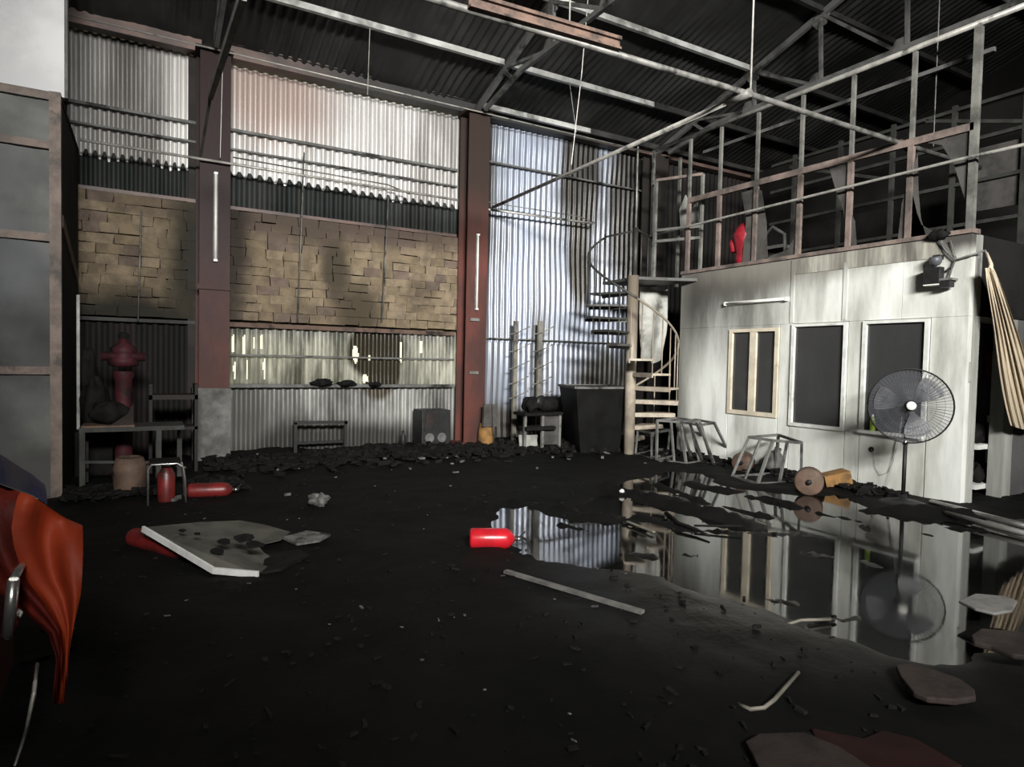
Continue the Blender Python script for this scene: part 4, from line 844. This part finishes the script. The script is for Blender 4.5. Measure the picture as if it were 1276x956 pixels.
# fan
fx, fy = 7.72, 4.24; gfz = gz(fx, fy)
t = thing('pedestal_fan', 'large black pedestal fan with round wire guard before the white wall', 'fan', (fx, fy, 0))
part('base', MB().lathe([(.001, 0), (.25, 0), (.25, .02), (.18, .045), (.04, .06), (.035, .12), (.001, .12)], (fx, fy, .02), n=28), M['black'], t)
part('pole', MB().tube([(fx, fy, .08), (fx, fy, .75)], .022, 12).tube([(fx, fy, .72), (fx, fy, 1.16)], .016, 12), M['black'], t)
part('collar', MB().tube([(fx, fy, .10), (fx, fy, .14)], .034, 12).tube([(fx, fy, .72), (fx, fy, .78)], .032, 12), M['chrome'], t)
ax = V((-.80, -.58, .06)).normalized(); hc = V((fx+.02, fy-.02, 1.175)); pxv = ax.cross(V((0, 0, 1))).normalized(); pyv = pxv.cross(ax).normalized()
part('motor', MB().lathe([(.001, -.16), (.07, -.15), (.085, -.05), (.06, .0), (.001, .0)], hc, ax, 16).tube([(fx, fy, 1.0), hc-ax*.08], .03, 10), M['black'], t)
def ring(rr_, off, th, n=40): return [hc+ax*off+(pxv*math.cos(2*math.pi*k/n)+pyv*math.sin(2*math.pi*k/n))*rr_ for k in range(n+1)]
g = part('guard', MB().tube(ring(.43, .03, 0), .009, 6).tube(ring(.43, .06, 0), .006, 6), M['black'], t)
mb = MB()
for k in range(64):
    a = 2*math.pi*k/64; d = pxv*math.cos(a)+pyv*math.sin(a)
    mb.tube([hc+ax*.13+d*.07, hc+ax*.115+d*.25, hc+ax*.05+d*.43], .0015, 4, False); mb.tube([hc-ax*.05+d*.09, hc-ax*.04+d*.25, hc+ax*.03+d*.43], .0015, 4, False)
for r_ in (.16, .25, .34): mb.tube(ring(r_, .12-.1*(r_/.43)**3, 0), .002, 4, False)
part('guard_wires', mb, M['fan_guard'], g, 'fine radial wires of the guard', kind='stuff')
part('dust_film', MB().add([tuple(hc+ax*.0)]+[tuple(q) for q in ring(.42, .0, 0)[:-1]], [(0, k+1, (k+1) % 40+1) for k in range(40)]), M['mesh'], g, 'grey dust clogging the rear guard')
for k in range(3):
    a0 = 2*math.pi*k/3+.25; P = []
    for i in range(7):
        r_ = .07+.30*i/6; row = []
        for j in range(6):
            a = a0+(j/5-.5)*(.55+.4*math.sin(i/6*2.6)); row.append(tuple(hc+ax*(.03+.05*(j/5-.5))+(pxv*math.cos(a)+pyv*math.sin(a))*r_))
        P.append(row)
    part('blade', MB().grid(P), M['blade'], t)
part('hub', MB().lathe([(.05, 0), (.05, .05), (.03, .065), (.001, .07)], hc+ax*.02, ax, 16), M['black'], t)
part('badge', MB().lathe([(.05, 0), (.046, .012), (.001, .018)], hc+ax*.13, ax, 20), M['tube'], t, 'pale round centre badge')
# wall hole with cord
t = thing('looped_cable', 'pale cord looping from a dark cable hole under the third window', 'cord', (WX-.02, 5.0, .5))
h = onx(1086, 560, WX-.01)
part('cable_hole', MB().lathe([(.001, 0), (.035, 0), (.035, .008), (.001, .008)], h, (-1, 0, 0), 14), M['black'], t)
part('cord', MB().tube([h+V((-.01, 0, 0))]+[onx(px, py_, WX-.03) for px, py_ in ((1091, 570), (1092, 582), (1098, 592), (1108, 588), (1115, 568), (1121, 540), (1124, 520))], .0035, 6), M['pipe'], t)
part('cord', MB().tube([onx(px, py_, WX-.04) for px, py_ in ((1120, 545), (1112, 580), (1105, 605), (1101, 618))], .0035, 6), M['pipe'], t)
# window contents
p = onx(1087, 538, WX-.035); part('sill', MB().box((WX-.08, 4.36, .745), (WX-.03, 5.18, .785)), M['frame_white'], bpy.data.objects['window_3'])
t = thing('lime_bottle', 'slim lime-green bottle standing on the third window sill', 'bottle', (p.x, p.y, .772))
part('body', MB().lathe([(.001, 0), (.032, 0), (.032, .13), (.014, .17), (.014, .19), (.001, .19)], (WX-.035, p.y, .785), n=14), M['green'], t); part('cap', MB().lathe([(.013, 0), (.013, .02), (.001, .022)], (WX-.035, p.y, .975), n=10), M['tube'], t)
solo('inner_post', MB().box((9.4, 4.9, 0), (9.52, 5.02, 2.5)), M['bagwhite'], 'pale post inside the room seen through the third window', 'post')
t = solo('office_desk', MB().box((9.2, 6.0, .7), (9.9, 7.6, .75)).box((9.25, 6.05, 0), (9.3, 6.1, .7)).box((9.25, 7.5, 0), (9.3, 7.55, .7)), M['soot_wall'], 'dark desk inside the office behind the cream window', 'desk')
# doorway: shelf and clutter
t = thing('doorway_shelf', 'white shelf unit with charred clutter inside the doorway', 'shelf', (9.2, 4.6, 0))
for z in (.12, .62): part('shelf_board', MB().box((8.98, 4.06, z), (9.95, 4.38, z+.06)), M['frame_white'], t)
for x in (8.98, 9.9): part('upright', MB().box((x, 4.34, 0), (x+.05, 4.38, 1.0)), M['frame_white'], t)
for k, (x, z) in enumerate(((9.2, .68), (9.5, .68), (9.25, .18), (9.6, .18))):
    part('charred_clutter', blob(MB(), (x, 4.2, z+.1), (.15, .11, .12), 20+k, 8, amp=.35), M['char'], t, kind='stuff')
p = ony(1238, 452, 4.34); t = thing('red_wall_box', 'dark red box on the wall inside the doorway', 'box', (p.x, 4.34, p.z-.2))
part('case', MB().box((p.x-.12, 4.30, p.z-.22), (p.x+.16, 4.415, p.z+.16)), M['red_dull'], t); part('label_plate', MB().box((p.x-.02, 4.29, p.z-.08), (p.x+.12, 4.30, p.z-.03)), M['strip'], t)

# curtain
top_ = ony(1234, 328, 3.75); P = []
for j in range(22):
    v_ = j/21; row = []
    xl, xr = 1227+(1262-1227)*v_**1.5+3*math.sin(v_*5), 1238+(1306-1238)*v_**.9; py_ = 334+(530-334)*v_
    for i in range(33):
        u = i/32; q = ony(xl+(xr-xl)*u, py_+6*math.sin(u*3)*v_, 3.72-.028*math.sin(u*38+v_*2)*min(1, v_*4)-.02*math.sin(u*11)); row.append(tuple(q))
    P.append(row)
t = thing('cream_curtain', 'cream gathered curtain hanging from its tied top at the doorway', 'curtain', tuple(top_))
part('cloth', MB().grid(P), M['curtain'], t); part('tie', MB().tube([ony(1230, 315, 3.8), ony(1235, 330, 3.74), ony(1234, 338, 3.72)], [.01, .022, .03], 8), M['curtain'], t)
part('rod', MB().tube([ony(1228, 312, 3.85), ony(1231, 322, 3.82)], .008, 6), M['pipe'], t)
# flood lights, camera and cables on the office corner
p = onx(1163, 345, WX-.12)
t = thing('flood_light', 'square black flood light on the office wall near its corner', 'flood light', tuple(p))
part('housing', MB().box((p.x-.05, p.y-.10, p.z-.09), (p.x+.05, p.y+.10, p.z+.11)), M['black'], t, bevel=.01)
part('bracket', MB().bar((p.x+.03, p.y-.12, p.z+.05), (WX, p.y-.12, p.z+.10), .02), M['black'], t); part('underside', MB().box((p.x-.045, p.y-.09, p.z-.105), (p.x+.045, p.y+.09, p.z-.092)), M['tube'], t, 'white underside')
p = onx(1166, 325, WX-.10)
t = thing('dome_camera', 'glossy black dome camera above the square flood light', 'camera', tuple(p))
part('dome', MB().lathe([(.001, -.07), (.04, -.055), (.065, -.02), (.068, .02), (.06, .05), (.001, .05)], p, (-.3, 0, 1), 18), M['blade'], t); part('mount', MB().box((p.x, p.y-.04, p.z+.02), (WX, p.y+.04, p.z+.07)), M['black'], t)
p = onx(1180, 352, WX-.10)
t = thing('junction_camera', 'small black box camera right of the square flood light', 'camera', tuple(p))
part('body', MB().box((p.x-.06, p.y-.06, p.z-.06), (p.x+.05, p.y+.06, p.z+.02)), M['black'], t, bevel=.006)
part('lid', MB().box((p.x-.07, p.y-.08, p.z+.02), (p.x+.08, p.y+.09, p.z+.045)), M['strip'], t); part('arm', MB().bar((p.x+.04, p.y, p.z), (WX, p.y, p.z), .025), M['black'], t)
p = onx(1170, 293, WX-.05); solo('melted_box', blob(MB(), (p.x, p.y, p.z), (.06, .12, .06), 4, 8, amp=.3), M['char'], 'black melted lump on the office wall top above the dome camera', 'lamp')
solo('burnt_cables', MB().tube([onx(1170, 300, WX-.05), onx(1180, 315, WX-.04), onx(1190, 324, WX-.04), onx(1210, 318, WX-.05), ony(1228, 312, 3.82)], .012, 6).tube([onx(1190, 324, WX-.04), onx(1186, 335, WX-.04), onx(1182, 348, WX-.05)], .012, 6).tube([onx(1175, 305, WX-.03), onx(1192, 322, WX-.03), onx(1184, 300, WX-.03)], .009, 6),
     M['strip'], 'branching burnt cables at the office wall corner', 'cable')
p = onx(1205, 466, 8.36); solo('switch_plate', MB().box((8.41, BYN-.012, p.z-.1), (8.46, BYN, p.z+.14)).box((8.42, BYN-.018, p.z-.08), (8.45, BYN-.012, p.z+.11)), M['wall_shade'], 'tall pale plate on the narrow wall beside the doorway', 'plate')
# pipe on ground right
solo('ground_pipe', MB().tube([fl(1160, 626, .05), fl(1290, 659, .05)], .035, 10), M['chrome'], 'long bright pipe lying on the ground at the right edge', 'pipe')
solo('ground_pipe', MB().tube([fl(1178, 640, .05), fl(1290, 668, .05)], .03, 10), M['pipe_grey'], 'dull grey pipe lying before the bright pipe', 'pipe')
# foreground right slabs
def slab(poly, z, th, m, label):
    P = [fl(px, py_, z) for px, py_ in poly]
    solo('broken_slab', MB().prism(P, th, (0, 0, 1)), m, label, 'slab', bevel=.008)
slab([(1116, 836), (1130, 832), (1165, 842), (1195, 852), (1214, 866), (1216, 876), (1190, 880), (1155, 877), (1138, 870), (1122, 850)], .06, .03, M['slab'], 'brownish broken slab at the near end of the puddle')
slab([(1210, 798), (1222, 789), (1260, 792), (1300, 798), (1300, 826), (1262, 822), (1235, 812), (1213, 806)], .10, .03, M['slab'], 'brownish slab at the right edge of the frame')
slab([(1194, 752), (1215, 743), (1250, 746), (1268, 752), (1262, 764), (1240, 768), (1215, 762)], .10, .02, M['strip'], 'grey rounded slab farther back at the right edge')
slab([(928, 932), (945, 922), (1000, 920), (1045, 938), (1085, 965), (1060, 1000), (960, 1000), (938, 950)], .04, .03, M['slab'], 'brownish broken slab at the bottom edge of the picture')
slab([(1010, 912), (1040, 918), (1075, 925), (1100, 915), (1140, 925), (1200, 960), (1120, 980), (1060, 960), (1020, 935)], .03, .02, M['dim_red'], 'dull reddish slab beside the bottom edge slab')
solo('bent_flat_bar', MB().tube([fl(919, 878, .03), fl(935, 884, .04), fl(952, 882, .05), fl(965, 872, .06), fl(995, 838, .05)], .010, 6), M['hook'], 'thin bent pale rod on the black floor in front', 'rod')
solo('thin_rod', MB().tube([fl(915, 880, .03), fl(875, 950, .03)], .006, 6), M['strip'], 'thin grey rod running down from the bent rod', 'rod')
solo('floating_stick', MB().tube([fl(978, 779, .02), fl(998, 773, .03), fl(1035, 772, .02)], .010, 6), M['hook'], 'short pale stick at the puddle edge near the middle', 'stick')
solo('charred_branch', MB().tube([fl(830, 640, .04), fl(845, 652, .05), fl(868, 660, .04), fl(884, 668, .03)], [.025, .02, .015, .01], 6).tube([fl(865, 655, .04), fl(925, 656, .06)], .012, 5), M['char'], 'black charred branch on the mound in the puddle', 'branch')
solo('pale_lath', MB().bar(fl(782, 650, .03), fl(815, 663, .03), .03, .012), M['hook'], 'short pale lath at the puddle edge', 'lath')
# ---- rubble, one heap each (uncountable)
def rubble(n, region, smin, smax, m, label, seed, ztop=0.0):
    rr = random.Random(seed); mb = MB()
    for _ in range(n):
        x, y, hmax = region(rr); s = rr.uniform(smin, smax)**1.0; g = gz(x, y)
        if g < -.004 and ztop == 0: continue
        a = rr.uniform(0, 6.28); ca, sa = math.cos(a), math.sin(a); dz = rr.uniform(0, hmax); sx, sy, sz = s*rr.uniform(.6, 2.2), s*rr.uniform(.4, 1), s*rr.uniform(.15, .6)
        P = []
        tl = rr.uniform(-.5, .5)
        for z_ in (-1, 1):
            for (ux, uy) in ((-1, -1), (1, -1), (1, 1), (-1, 1)):
                k = rr.uniform(.6, 1.1); xx, yy = ux*sx*k, uy*sy*k; P.append((x+xx*ca-yy*sa, y+xx*sa+yy*ca, g+dz+sz*(z_+.8)+xx*tl*.5))
        mb.add(P, [(3, 2, 1, 0), (4, 5, 6, 7), (0, 1, 5, 4), (1, 2, 6, 5), (2, 3, 7, 6), (3, 0, 4, 7)])
    return solo('rubble', mb, m, label, 'rubble', kind='stuff')
rubble(1900, lambda r: (r.uniform(.75, 8.2), 10.30-abs(r.gauss(0, .55)), .05), .015, .07, M['char'], 'charred rubble heaped along the foot of the back wall', 1)
rubble(500, lambda r: (8.25-abs(r.gauss(0, .22)), r.uniform(4.4, 8.6), .04), .015, .05, M['char'], 'charred rubble along the foot of the white wall', 2)
rubble(45, lambda r: (r.uniform(-.5, 8.2), r.uniform(7.4, 10.5), .05), .012, .045, M['ash'], 'pale ash and scraps scattered before the back wall', 3)
def near(r):
    d = r.uniform(1.8, 8.5); a = r.uniform(-.15, 1.1); return d*math.sin(a), d*math.cos(a), .01
rubble(700, near, .005, .018, M['char'], 'small charred bits strewn over the floor', 4)
rubble(60, near, .004, .014, M['ash'], 'tiny pale scraps strewn over the floor', 5)
rubble(420, lambda r: (r.uniform(-.75, 1.0), r.uniform(8.0, 8.65), .05), .015, .06, M['char'], 'charred heap in front of the work bench', 6)
# charred objects on the sill rail of the middle bay
for px, py_, r_, lab in ((402, 481, .11, 'black charred bundle on the sheet rail, left one'), (432, 484, .09, 'black charred bundle on the sheet rail, middle one'), (468, 480, .07, 'small charred lump on the sheet rail, right one')):
    p = ony(px, py_, 10.72); solo('charred_bundle', blob(MB(), (p.x, 10.72, 1.12+r_*.5), (r_*1.5, .06, r_*.5), int(px), 8, amp=.4), M['char'], lab, 'bundle')
